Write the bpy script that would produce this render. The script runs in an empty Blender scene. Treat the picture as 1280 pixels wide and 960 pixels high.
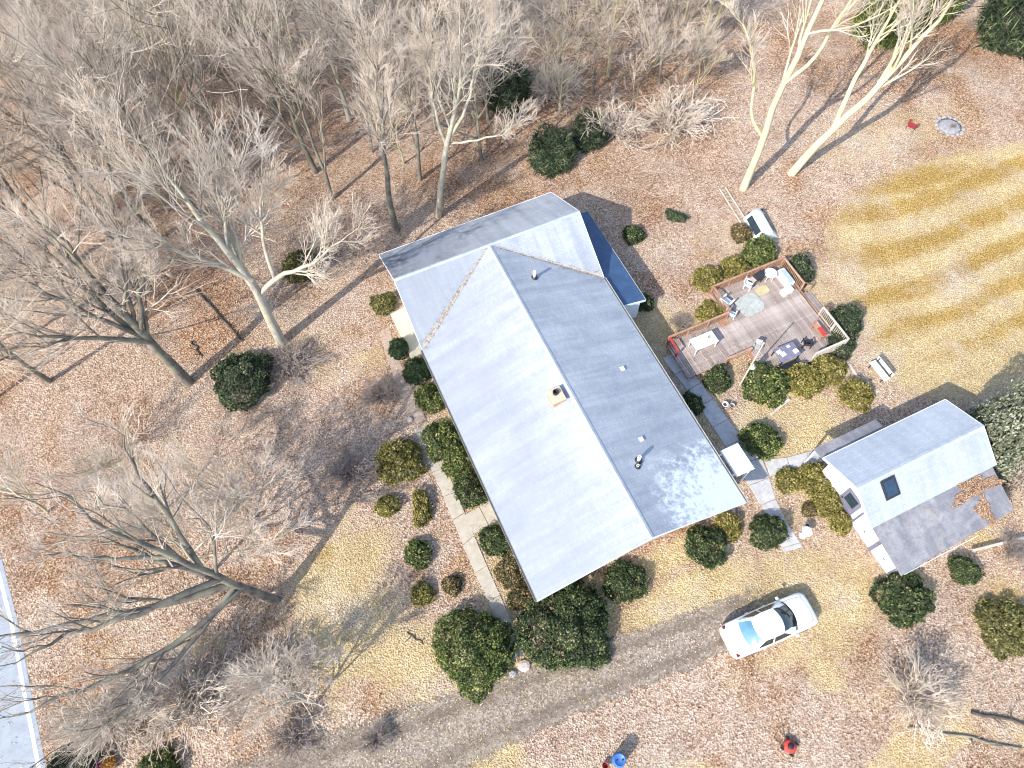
import bpy, math, random
import numpy as np
from mathutils import Matrix, Vector

scene = bpy.context.scene
COL = scene.collection

# ------------------------------------------------------------------ camera
CAM_H, TILT, ROLL, FOCAL = 38.0, 0.4842, -0.0434, 887.0      # metres, radians, radians, px at 1280 wide
cam_d = bpy.data.cameras.new('camera'); cam = bpy.data.objects.new('camera', cam_d); COL.objects.link(cam)
cam_d.sensor_width = 36.0; cam_d.lens = FOCAL / 1280 * 36.0; cam_d.clip_start = 0.5; cam_d.clip_end = 2000
cam.matrix_world = Matrix.Translation((0, 0, CAM_H)) @ Matrix.Rotation(TILT, 4, 'X') @ Matrix.Rotation(ROLL, 4, 'Z')
scene.camera = cam
scene.render.resolution_x = 1024; scene.render.resolution_y = 768

# ------------------------------------------------------------------ sky, sun, exposure
SUN_EL = math.radians(38.5); SHADOW_AZ = math.radians(45)       # shadows run towards +X +Y
world = bpy.data.worlds.new('World'); scene.world = world; world.use_nodes = True
wn = world.node_tree.nodes; wl = world.node_tree.links
sky = wn.new('ShaderNodeTexSky'); sky.sky_type = 'NISHITA'; sky.sun_disc = False
sky.sun_elevation = SUN_EL; sky.sun_rotation = math.radians(225)
wn['Background'].inputs['Strength'].default_value = 0.15
wl.new(sky.outputs[0], wn['Background'].inputs['Color'])
sun_d = bpy.data.lights.new('sun', 'SUN'); sun = bpy.data.objects.new('sun', sun_d); COL.objects.link(sun)
sun_d.energy = 2.75; sun_d.angle = math.radians(0.6); sun_d.color = (1.0, 0.95, 0.87)
sdir = Vector((math.cos(SHADOW_AZ) * math.cos(SUN_EL), math.sin(SHADOW_AZ) * math.cos(SUN_EL), -math.sin(SUN_EL)))
sun.rotation_euler = sdir.to_track_quat('-Z', 'Y').to_euler()
sun.location = (-30, -30, 60)
vs = scene.view_settings
vs.view_transform = 'Standard'; vs.look = 'None'; vs.exposure = 1.40; vs.gamma = 1.0; vs.use_curve_mapping = False
scene.render.engine = 'CYCLES'
scene.cycles.filter_width = 1.1; scene.cycles.max_bounces = 3; scene.cycles.diffuse_bounces = 2; scene.cycles.glossy_bounces = 2; scene.cycles.transmission_bounces = 2; scene.cycles.transparent_max_bounces = 6

# ------------------------------------------------------------------ layout helpers
_fw = np.array([0, math.sin(TILT), -math.cos(TILT)]); _up = np.array([0, math.cos(TILT), math.sin(TILT)]); _rt = np.array([1.0, 0, 0])
_r = math.cos(ROLL) * _rt + math.sin(ROLL) * _up; _u = -math.sin(ROLL) * _rt + math.cos(ROLL) * _up
def at(x, y, z=0.0):
    """surveyed point of the photograph -> place on the ground (or at height z)"""
    d = _fw + (x - 640) / FOCAL * _r - (y - 480) / FOCAL * _u
    return d * ((z - CAM_H) / d[2]) + np.array([0, 0, CAM_H])
def pix(P):
    P = np.atleast_2d(P) - np.array([0, 0, CAM_H]); d = P @ _fw
    return np.stack([640 + FOCAL * (P @ _r) / d, 480 - FOCAL * (P @ _u) / d], -1)
def ppm(x, y):
    return FOCAL / ((at(x, y) - np.array([0, 0, CAM_H])) @ _fw)

# ------------------------------------------------------------------ mesh helpers
def mesh_np(name, V, F, smooth=False, attr=None, uv=None):
    """V (n,3), F (m,k) -> mesh; attr: dict name -> (n,) float or (n,4) colour"""
    V = np.asarray(V, np.float32); F = np.asarray(F, np.int32)
    me = bpy.data.meshes.new(name); m, k = F.shape
    me.vertices.add(len(V)); me.vertices.foreach_set('co', V.ravel())
    me.loops.add(m * k); me.loops.foreach_set('vertex_index', F.ravel())
    me.polygons.add(m)
    me.polygons.foreach_set('loop_start', np.arange(0, m * k, k, dtype=np.int32))
    try: me.polygons.foreach_set('loop_total', np.full(m, k, np.int32))
    except Exception: pass
    if smooth: me.polygons.foreach_set('use_smooth', np.ones(m, bool))
    me.update(calc_edges=True)
    for n, a in (attr or {}).items():
        a = np.asarray(a, np.float32)
        if a.ndim == 1:
            at_ = me.attributes.new(n, 'FLOAT', 'POINT'); at_.data.foreach_set('value', a)
        else:
            at_ = me.attributes.new(n, 'FLOAT_COLOR', 'POINT'); at_.data.foreach_set('color', a.ravel())
    return me
class MB:
    """collects boxes, prisms and tubes into one mesh"""
    def __init__(s): s.v = []; s.f = []; s.uv = []
    def add(s, V, F):
        n = len(s.v); s.v += [tuple(map(float, p)) for p in V]; s.f += [[i + n for i in f] for f in F]; return s
    def box(s, x0, x1, y0, y1, z0, z1):
        return s.add([(x0,y0,z0),(x1,y0,z0),(x1,y1,z0),(x0,y1,z0),(x0,y0,z1),(x1,y0,z1),(x1,y1,z1),(x0,y1,z1)],
                     [(3,2,1,0),(4,5,6,7),(0,1,5,4),(1,2,6,5),(2,3,7,6),(3,0,4,7)])
    def bevbox(s, x0, x1, y0, y1, z0, z1, b=.02):
        return s.add([(x0,y0,z0),(x1,y0,z0),(x1,y1,z0),(x0,y1,z0),(x0,y0,z1-b),(x1,y0,z1-b),(x1,y1,z1-b),(x0,y1,z1-b),
                      (x0+b,y0+b,z1),(x1-b,y0+b,z1),(x1-b,y1-b,z1),(x0+b,y1-b,z1)],
                     [(3,2,1,0),(0,1,5,4),(1,2,6,5),(2,3,7,6),(3,0,4,7),(4,5,9,8),(5,6,10,9),(6,7,11,10),(7,4,8,11),(8,9,10,11)])
    def prism(s, poly, z0, z1):
        n = len(poly); V = [(p[0],p[1],z0) for p in poly] + [(p[0],p[1],z1) for p in poly]
        return s.add(V, [list(range(n))[::-1], list(range(n,2*n))] + [(i,(i+1)%n,n+(i+1)%n,n+i) for i in range(n)])
    def tube(s, P, R, k=8, cap=True):
        P = np.asarray(P, float); R = np.broadcast_to(np.asarray(R, float), (len(P),))
        V, F = tubes(P[None], R[None], k); n = len(P)
        s.add(V, F.tolist())
        if cap: s.f += [[len(s.v) - k + i for i in range(k)], [len(s.v) - n*k + i for i in range(k)][::-1]]
        return s
    def lathe(s, prof, k=16, c=(0,0,0)):
        V = []; F = []
        for (r, z) in prof:
            for i in range(k):
                a = 2*math.pi*i/k; V.append((c[0]+r*math.cos(a), c[1]+r*math.sin(a), c[2]+z))
        for j in range(len(prof)-1):
            for i in range(k): F.append((j*k+i, j*k+(i+1)%k, (j+1)*k+(i+1)%k, (j+1)*k+i))
        F.append(list(range(k))[::-1]); F.append([(len(prof)-1)*k+i for i in range(k)])
        return s.add(V, F)
    def mesh(s, name, smooth=False):
        me = bpy.data.meshes.new(name); me.from_pydata(s.v, [], s.f); me.update()
        if smooth:
            for p in me.polygons: p.use_smooth = True
        return me
    def build(s, name, m, parent=None, smooth=False, **kw):
        return obj(name, s.mesh(name, smooth), m, parent, **kw)
def tubes(P, R, sides):
    """P (N,k,3) polylines, R (N,k) radii -> V, F quads"""
    N, k, _ = P.shape
    T = np.empty_like(P); T[:, 1:-1] = P[:, 2:] - P[:, :-2]; T[:, 0] = P[:, 1] - P[:, 0]; T[:, -1] = P[:, -1] - P[:, -2]
    T /= np.linalg.norm(T, axis=-1, keepdims=True) + 1e-9
    avg = P[:, -1] - P[:, 0]; avg /= np.linalg.norm(avg, axis=-1, keepdims=True) + 1e-9
    ref = np.where(np.abs(avg[:, 2:3]) > .8, np.array([[1.0, 0, 0]]), np.array([[0, 0, 1.0]]))[:, None, :]
    U = np.cross(T, np.broadcast_to(ref, T.shape)); U /= np.linalg.norm(U, axis=-1, keepdims=True) + 1e-9
    W = np.cross(T, U)
    a = np.arange(sides) * 2 * math.pi / sides
    V = P[:, :, None] + R[:, :, None, None] * (np.cos(a)[None, None, :, None] * U[:, :, None] + np.sin(a)[None, None, :, None] * W[:, :, None])
    V = V.reshape(-1, 3)
    b = (np.arange(N)[:, None, None] * k + np.arange(k - 1)[None, :, None]) * sides
    i = np.arange(sides)[None, None, :]; j = (i + 1) % sides
    F = np.stack([b + i, b + j, b + sides + j, b + sides + i], -1).reshape(-1, 4)
    return V, F
def obj(name, me, m, parent=None, loc=None, rz=None, **kw):
    o = bpy.data.objects.new(name, me); COL.objects.link(o)
    if m is not None and me is not None and not me.materials: me.materials.append(m)
    if parent: o.parent = parent
    if loc is not None: o.location = loc
    if rz is not None: o.rotation_euler = (0, 0, rz)
    tag(o, **kw); return o
def tag(o, label=None, cat=None, group=None, kind=None):
    if label: o['label'] = label
    if cat: o['category'] = cat
    if group: o['group'] = group
    if kind: o['kind'] = kind
    return o
def thing(name, loc, rz=0, scale=None, **kw):
    o = bpy.data.objects.new(name, None); COL.objects.link(o); o.location = loc; o.rotation_euler = (0, 0, rz)
    o.empty_display_size = .3
    if scale is not None: o.scale = scale
    tag(o, **kw); return o
def share(name, me, parent, **kw):
    o = bpy.data.objects.new(name, me); COL.objects.link(o); o.parent = parent; tag(o, **kw); return o

# ------------------------------------------------------------------ material helpers
class M:
    def __init__(s, name, rough=.8, spec=.3):
        s.m = bpy.data.materials.new(name); s.m.use_nodes = True; s.nt = s.m.node_tree
        s.b = s.nt.nodes['Principled BSDF']; s.b.inputs['Roughness'].default_value = rough
        s.b.inputs['Specular IOR Level'].default_value = spec
    def n(s, t, **kw):
        x = s.nt.nodes.new('ShaderNode' + t)
        for k, v in kw.items(): setattr(x, k, v)
        return x
    def l(s, a, b): s.nt.links.new(a, b)
    def coord(s, kind='Object'): return s.n('TexCoord').outputs[kind]
    def noise(s, scale, detail=3, rough=.6, vec=None, stretch=None):
        x = s.n('TexNoise'); x.inputs['Scale'].default_value = scale; x.inputs['Detail'].default_value = detail; x.inputs['Roughness'].default_value = rough
        v = vec if vec is not None else s.coord()
        if stretch:
            mp = s.n('Mapping'); mp.inputs['Scale'].default_value = stretch; s.l(v, mp.inputs['Vector']); v = mp.outputs[0]
        s.l(v, x.inputs['Vector']); return x.outputs['Fac']
    def ramp(s, fac, stops):
        x = s.n('ValToRGB'); e = x.color_ramp.elements
        while len(e) < len(stops): e.new(.5)
        for el, (p, c) in zip(e, stops):
            el.position = p; el.color = (*c, 1) if len(c) == 3 else c
        s.l(fac, x.inputs[0]); return x.outputs[0]
    def mix(s, fac, a, b, mode='MIX'):
        x = s.n('MixRGB', blend_type=mode)
        for i, v in ((0, fac), (1, a), (2, b)):
            if isinstance(v, (int, float)): x.inputs[i].default_value = v
            elif isinstance(v, tuple): x.inputs[i].default_value = (*v, 1)
            else: s.l(v, x.inputs[i])
        return x.outputs[0]
    def math(s, op, a, b=None, clamp=False):
        x = s.n('Math', operation=op, use_clamp=clamp)
        for i, v in ((0, a), (1, b)):
            if v is None: continue
            if isinstance(v, (int, float)): x.inputs[i].default_value = v
            else: s.l(v, x.inputs[i])
        return x.outputs[0]
    def rng(s, v, a, b, c=0, d=1):
        x = s.n('MapRange'); s.l(v, x.inputs[0])
        for i, q in enumerate((a, b, c, d)): x.inputs[i + 1].default_value = q
        return x.outputs[0]
    def attr(s, name, out='Fac'):
        x = s.n('Attribute'); x.attribute_name = name; return x.outputs[out]
    def color(s, c): s.l(c, s.b.inputs['Base Color']); return s
    def bump(s, h, strength=.4, dist=.03):
        x = s.n('Bump'); x.inputs['Strength'].default_value = strength; x.inputs['Distance'].default_value = dist
        s.l(h, x.inputs['Height']); s.l(x.outputs[0], s.b.inputs['Normal']); return s
def simple(name, c1, c2=None, scale=6, rough=.7, spec=.3, bump=.15, stretch=None, metal=0):
    q = M(name, rough, spec); c2 = c2 or tuple(v * .75 for v in c1)
    f = q.noise(scale, 4, .65, stretch=stretch)
    q.color(q.ramp(f, [(.3, c2), (.7, c1)])); q.b.inputs['Metallic'].default_value = metal
    if bump: q.bump(f, bump, .02)
    return q.m

# ------------------------------------------------------------------ materials
def m_ground():
    q = M('leafy_ground', .95, .1); co = q.coord()
    cov = q.n('Attribute'); cov.attribute_name = 'cover'
    sep = q.n('SeparateColor'); q.l(cov.outputs['Color'], sep.inputs[0])
    def cells(scale, stops):
        v = q.n('TexVoronoi'); v.inputs['Scale'].default_value = scale; q.l(co, v.inputs['Vector'])
        s2 = q.n('SeparateColor'); q.l(v.outputs['Color'], s2.inputs[0]); return q.ramp(s2.outputs[0], stops), v.outputs['Distance']
    leaf, dist = cells(12, [(0, (.16,.095,.06)), (.3, (.32,.205,.135)), (.55, (.45,.31,.215)), (.8, (.54,.405,.30)), (1, (.65,.53,.43))])
    rust, d2 = cells(12, [(0, (.12,.065,.035)), (.35, (.28,.155,.085)), (.65, (.41,.25,.15)), (1, (.53,.39,.28))])
    straw, d3 = cells(16, [(0, (.34,.245,.115)), (.4, (.45,.34,.17)), (.7, (.53,.42,.235)), (1, (.62,.515,.33))])
    ochre, d4 = cells(16, [(0, (.25,.155,.04)), (.5, (.37,.245,.075)), (1, (.48,.345,.13))])
    pale, d5 = cells(13, [(0, (.28,.22,.17)), (.5, (.48,.40,.32)), (1, (.64,.57,.49))])
    brk = q.noise(1.3, 6, .7, vec=co); fine = q.noise(5, 4, .7, vec=co)
    def edge(ch):   # patch borders frayed by noise
        a = q.math('ADD', ch, q.math('MULTIPLY', q.math('SUBTRACT', brk, .5), 1.1))
        a = q.math('ADD', a, q.math('MULTIPLY', q.math('SUBTRACT', fine, .5), .8)); return q.rng(a, .25, .75)
    tw = q.mix(q.rng(brk, .35, .65), leaf, q.mix(.45, leaf, pale))
    c = q.mix(edge(sep.outputs[1]), tw, rust)
    grass = q.mix(edge(sep.outputs[2]), straw, ochre)
    c = q.mix(edge(sep.outputs[0]), c, grass)
    big = q.noise(.25, 3, .6, vec=co)
    tan = q.mix(.5, straw, leaf); mid = q.noise(.6, 5, .65, vec=co)
    c = q.mix(q.rng(mid, .56, .74, 0, .7), c, tan); c = q.mix(q.rng(big, .52, .72, 0, .75), c, pale)
    c = q.mix(.45, c, q.ramp(q.noise(.42, 6, .7, vec=co), [(.35, (.55,.47,.44)), (.62, (1, .98, .96))]), 'MULTIPLY')
    q.color(c); q.bump(q.math('ADD', dist, fine), .9, .06); return q.m
def m_cards(name, attr, stops, trans=.0, rough=.7):
    q = M(name, rough, .2); c = q.ramp(q.attr(attr), stops); q.color(c)
    if trans:
        t = q.n('BsdfTranslucent'); q.l(c, t.inputs['Color']); mx = q.n('MixShader'); mx.inputs[0].default_value = trans
        q.l(q.b.outputs[0], mx.inputs[1]); q.l(t.outputs[0], mx.inputs[2]); q.l(mx.outputs[0], q.nt.nodes['Material Output'].inputs['Surface'])
    return q.m
def m_bark(name, a, b, c):
    q = M(name, .9, .15); f = q.noise(5, 5, .7, stretch=(1, 1, .35)); g = q.noise(1.1, 2, .5)
    col = q.mix(q.rng(g, .4, .65), q.ramp(f, [(.3, a), (.7, b)]), c); q.color(col); q.bump(f, .6, .03); return q.m
def m_roof(name, base, dark, courses=.145):
    q = M(name, .75, .25); uv = q.n('UVMap').outputs[0]; ob = q.coord()
    br = q.n('TexBrick'); br.inputs['Scale'].default_value = 1.0; br.inputs['Brick Width'].default_value = .32; br.inputs['Row Height'].default_value = courses
    br.inputs['Mortar Size'].default_value = .008; br.inputs['Color1'].default_value = (1,1,1,1); br.inputs['Color2'].default_value = (.84,.85,.88,1); br.inputs['Mortar'].default_value = (.7,.71,.75,1)
    q.l(uv, br.inputs['Vector'])
    st = q.noise(1.0, 7, .72, vec=uv, stretch=(1.5, .16, 1)); cl = q.noise(.35, 4, .6, vec=ob); fi = q.noise(22, 2, .6, vec=uv)
    c = q.mix(q.rng(q.math('ADD', q.math('MULTIPLY', st, .6), q.math('MULTIPLY', cl, .4)), .40, .60), dark, base)
    c = q.mix(.7, c, br.outputs['Color'], 'MULTIPLY')
    c = q.mix(.55, c, q.ramp(fi, [(.35, (.68,.68,.70)), (.65, (1,1,1))]), 'MULTIPLY')
    return q, c, br, uv, ob
def m_house_roof():
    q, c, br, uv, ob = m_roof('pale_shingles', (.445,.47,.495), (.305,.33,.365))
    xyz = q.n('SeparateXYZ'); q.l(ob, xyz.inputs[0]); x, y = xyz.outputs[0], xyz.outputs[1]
    sunside_dim = q.math('MULTIPLY', q.rng(x, .0, -3.0), q.rng(q.noise(.8, 7, .75, vec=uv, stretch=(1.2, .22, 1)), .10, .55)); c = q.mix(q.math('MULTIPLY', sunside_dim, .70), c, (.225,.245,.28))  # streaks plus painted darkening of the sunlit west slope, evening light across the ridge
    # bleached flaking towards the south-east corner
    near = q.math('MULTIPLY', q.rng(x, 1.0, 4.5), q.rng(y, 4.2, .8))
    fl = q.noise(2.2, 7, .75, vec=ob)
    c = q.mix(q.math('MULTIPLY', q.rng(q.math('ADD', fl, q.math('MULTIPLY', near, .25)), .50, .66), q.rng(near, .0, .16), True), c, (.66,.69,.72))
    worn = q.math('MULTIPLY', q.rng(x, .5, 2.5), q.rng(y, 8.0, 1.5)); c = q.mix(q.math('MULTIPLY', worn, .15), c, (.24,.255,.29))
    # black mould on the rear slope
    mo = q.math('MULTIPLY', q.rng(y, 19.35, 19.6), q.rng(x, .5, -4.5)); mn = q.noise(.9, 6, .75, vec=ob)
    c = q.mix(q.math('MULTIPLY', q.rng(mn, .46, .66), mo, True), c, (.11,.105,.095))
    rs = q.math('MULTIPLY', q.rng(y, 19.3, 19.5), q.rng(mn, .45, .8)); c = q.mix(q.math('MULTIPLY', rs, .25), c, (.30,.32,.35))
    q.color(c); q.bump(br.outputs['Fac'], -.6, .02); return q.m
def m_shed_roof(name, base, dark):
    q, c, br, uv, ob = m_roof(name, base, dark); q.color(c); q.bump(br.outputs['Fac'], -.35, .012); return q.m
def m_shed_old():
    q, c, br, uv, ob = m_roof('old_dark_shingles', (.27,.265,.275), (.17,.165,.18))
    n = q.noise(.5, 6, .7, vec=ob); c = q.mix(q.rng(n, .5, .7), c, (.33,.325,.325))
    n2 = q.noise(3, 7, .8, vec=ob); c = q.mix(q.rng(n2, .50, .66, 0, .75), c, (.135,.13,.15)); n3 = q.noise(1.1, 6, .75, vec=ob); c = q.mix(q.rng(n3, .55, .70, 0, .6), c, (.34,.29,.25))
    q.color(c); q.bump(br.outputs['Fac'], -.35, .012); return q.m
def m_drive():
    q = M('gravel_drive', .95, .1); co = q.coord(); v = q.n('TexVoronoi'); v.inputs['Scale'].default_value = 13; q.l(co, v.inputs['Vector'])
    s2 = q.n('SeparateColor'); q.l(v.outputs['Color'], s2.inputs[0])
    g = q.ramp(s2.outputs[0], [(0, (.145,.112,.085)), (.45, (.23,.185,.145)), (.8, (.295,.245,.195)), (1, (.39,.335,.28))])
    lat = q.attr('lat'); n = q.noise(.9, 6, .7, vec=co); n2 = q.noise(4.5, 5, .75, vec=co)
    tr = q.math('ABSOLUTE', q.math('SUBTRACT', q.math('ABSOLUTE', lat), .50))
    trk = q.rng(q.math('ADD', tr, q.math('MULTIPLY', q.math('SUBTRACT', n, .5), .5)), .03, .26, .6, 0)
    c = q.mix(trk, g, (.115,.088,.066)); c = q.mix(q.rng(n, .5, .75, 0, .6), c, (.34,.28,.22)); q.color(c); q.bump(v.outputs['Distance'], .4, .03)
    e = q.math('ADD', q.math('ABSOLUTE', lat), q.math('ADD', q.math('MULTIPLY', q.math('SUBTRACT', n, .5), .7), q.math('MULTIPLY', q.math('SUBTRACT', n2, .5), .7)))
    al = q.math('MULTIPLY', q.rng(e, .78, .92, 1, 0), q.rng(q.math('ADD', q.attr('fade'), q.math('MULTIPLY', q.math('SUBTRACT', n2, .5), .8)), .3, .5), True)
    q.l(al, q.b.inputs['Alpha']); return q.m
def m_concrete(name, a=(.38,.335,.26), b=(.52,.47,.385)):
    q = M(name, .9, .2); f = q.noise(2.5, 7, .72); g = q.noise(30, 2, .6)
    c = q.ramp(f, [(.3, a), (.68, b)]); c = q.mix(.3, c, q.ramp(g, [(.3, (.6,.6,.6)), (.7, (1,1,1))]), 'MULTIPLY')
    r = q.n('ObjectInfo').outputs['Random']; c = q.mix(.5, c, q.ramp(r, [(0, (.72,.70,.68)), (1, (1,1,1))]), 'MULTIPLY')
    q.color(c); q.bump(g, .3, .01); return q.m
def m_plank(name, a, b, c3):
    q = M(name, .85, .2); f = q.noise(6, 6, .7, stretch=(1, .12, 1)); r = q.n('ObjectInfo').outputs['Random']
    c = q.ramp(f, [(.3, a), (.7, b)]); c = q.mix(q.rng(r, 0, 1, 0, .55), c, c3); n = q.noise(1.1, 6, .75); c = q.mix(.75, c, q.ramp(n, [(.35, (.45,.42,.40)), (.62, (1,1,1))]), 'MULTIPLY')
    q.color(c); q.bump(f, .4, .01); return q.m

MAT = dict(
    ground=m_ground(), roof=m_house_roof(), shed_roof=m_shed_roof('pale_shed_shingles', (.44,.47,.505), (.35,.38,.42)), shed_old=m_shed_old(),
    drive=m_drive(), concrete=m_concrete('old_concrete'), landing=m_concrete('cream_concrete', (.46,.435,.345), (.57,.545,.44)), greypath=m_concrete('grey_concrete', (.36,.35,.35), (.55,.54,.53)),
    asphalt=simple('street_asphalt', (.33,.355,.385), (.25,.275,.305), 2, .9, .2, .2), roadpaint=simple('white_road_paint', (.80,.80,.78), (.62,.62,.60), 9, .8),
    siding=simple('white_siding', (.74,.75,.74), (.64,.65,.65), 3, .6), trim=simple('white_trim', (.76,.78,.80), (.62,.64,.66), 5, .5), ridge=simple('ridge_shingle', (.42,.455,.50), (.30,.33,.38), 3, .7),
    gutter=simple('weathered_gutter', (.42,.40,.36), (.26,.25,.22), 5, .5), blue=simple('blue_roofing', (.045,.095,.19), (.03,.06,.125), 1.6, .45, .4, .05),
    glass=simple('window_glass', (.03,.05,.06), (.02,.03,.04), 2, .06, .6, 0), skyglass=simple('skylight_glass', (.03,.06,.10), (.02,.035,.06), 3, .08, .6, 0),
    brick=simple('tan_brick', (.50,.33,.22), (.36,.21,.13), 14, .9), dark=simple('dark_metal', (.035,.035,.04), (.02,.02,.025), 8, .5), black=simple('black_plastic', (.02,.02,.022), (.012,.012,.014), 9, .5),
    plank=m_plank('weathered_deck', (.21,.165,.145), (.45,.375,.335), (.55,.48,.44)), stain=m_plank('orange_stained_wood', (.30,.145,.085), (.46,.26,.165), (.54,.37,.27)), greywood=m_plank('pale_grey_timber', (.40,.34,.28), (.60,.54,.46), (.66,.60,.54)),
    wplastic=simple('white_plastic', (.78,.80,.80), (.66,.69,.70), 5, .45), greenish=simple('pale_green_mat', (.42,.44,.40), (.27,.275,.25), 3, .95), yellowm=simple('straw_yellow_mat', (.50,.44,.24), (.36,.30,.18), 5, .95),
    bluegrey=simple('blue_grey_fabric', (.36,.44,.55), (.25,.32,.42), 5, .8), redpaint=simple('red_paint', (.45,.06,.045), (.30,.035,.03), 6, .6), redcloth=simple('dark_red_cloth', (.34,.045,.045), (.20,.025,.025), 6, .9),
    slate=simple('slate_purple_top', (.19,.185,.24), (.12,.115,.16), 3, .5), bluebin=simple('blue_plastic', (.06,.16,.42), (.04,.11,.32), 5, .45), stone=simple('grey_stone', (.40,.38,.36), (.24,.23,.22), 5, .95), ash=simple('ash', (.34,.33,.34), (.20,.19,.20), 6, 1.0),
    terracotta=simple('terracotta', (.42,.18,.09), (.30,.12,.06), 6, .9), pinkf=simple('pink_petals', (.75,.16,.38), (.55,.09,.25), 8, .8), orangef=simple('orange_petals', (.80,.42,.12), (.65,.28,.06), 8, .8),
    bark_pale=m_bark('pale_bark', (.22,.195,.16), (.47,.43,.36), (.42,.39,.29)), bark_yellow=m_bark('yellow_bark', (.38,.34,.22), (.58,.54,.41), (.52,.45,.26)), bark_lichen=m_bark('lichen_bark', (.24,.21,.13), (.52,.47,.31), (.46,.40,.20)), bark_dark=m_bark('dark_bark', (.075,.064,.054), (.205,.18,.155), (.25,.23,.165)),
    twig=simple('pale_twigs', (.74,.64,.54), (.40,.32,.25), .5, .9, .15, 0), twig_dark=simple('brown_twigs', (.34,.285,.25), (.22,.18,.16), .8, .9, .15, 0), log=simple('dark_log', (.10,.08,.065), (.05,.04,.035), 5, .95),
)
GREEN = {
    'dark': [(0, (0.030,0.043,0.019)), (.4, (0.070,0.100,0.038)), (.75, (0.142,0.182,0.065)), (1, (0.324,0.324,0.149))],
    'globe': [(0, (0.017,0.041,0.019)), (.6, (0.036,0.079,0.031)), (1, (0.090,0.150,0.060))],
    'green': [(0, (0.044,0.065,0.021)), (.35, (0.117,0.156,0.042)), (.7, (0.234,0.260,0.072)), (1, (0.442,0.416,0.182))],
    'olive': [(0, (0.112,0.099,0.025)), (.35, (0.258,0.224,0.054)), (.7, (0.414,0.358,0.106)), (1, (0.582,0.493,0.235))],
    'rusty': [(0, (0.060,0.055,0.024)), (.35, (0.156,0.138,0.050)), (.65, (0.300,0.222,0.102)), (1, (0.576,0.396,0.240))],
    'spruce': [(0, (0.027,0.041,0.024)), (.45, (0.068,0.095,0.046)), (.8, (0.142,0.176,0.081)), (1, (0.338,0.338,0.203))],
    'sage': [(0, (.12,.13,.085)), (.5, (.27,.29,.20)), (1, (.50,.52,.40))],
    'moss': [(0, (.08,.075,.025)), (.5, (.20,.19,.06)), (1, (.34,.31,.13))],
}
LEAF = {k: m_cards('leaf_' + k, 'rnd', v, .18) for k, v in GREEN.items()}

# ------------------------------------------------------------------ regions of the ground
def blob(px, py, cx, cy, rx, ry, ang=0):
    a = math.radians(ang); dx, dy = px - cx, py - cy
    u = (dx*math.cos(a) + dy*math.sin(a)) / rx; v = (-dx*math.sin(a) + dy*math.cos(a)) / ry
    return np.clip(1.4 - np.sqrt(u*u + v*v), 0, 1)
def poly_in(px, py, poly):
    ins = np.zeros(px.shape, bool); n = len(poly)
    for i in range(n):
        (x1, y1), (x2, y2) = poly[i], poly[(i+1) % n]
        c = ((y1 > py) != (y2 > py)) & (px < (x2-x1)*(py-y1)/(y2-y1+1e-9) + x1); ins ^= c
    return ins
LAWN = [(1035,285),(1065,245),(1120,215),(1200,190),(1500,150),(1500,470),(1230,500),(1120,490),(1085,455),(1078,400),(1045,345)]
def vnoise(x, y, scale, seed):
    rng = np.random.default_rng(seed); G = rng.random((64, 64)); u, v = (x*scale) % 63, (y*scale) % 63; i, j = u.astype(int), v.astype(int); f, g = u-i, v-j
    f, g = f*f*(3-2*f), g*g*(3-2*g); i2, j2 = np.minimum(i+1, 63), np.minimum(j+1, 63)
    return (G[i,j]*(1-f) + G[i2,j]*f)*(1-g) + (G[i,j2]*(1-f) + G[i2,j2]*f)*g
def fbm(x, y, scale, seed): return .55*vnoise(x+90, y+40, scale, seed) + .28*vnoise(x+90, y+40, scale*2.3, seed+1) + .17*vnoise(x+90, y+40, scale*5.1, seed+2)
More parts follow.
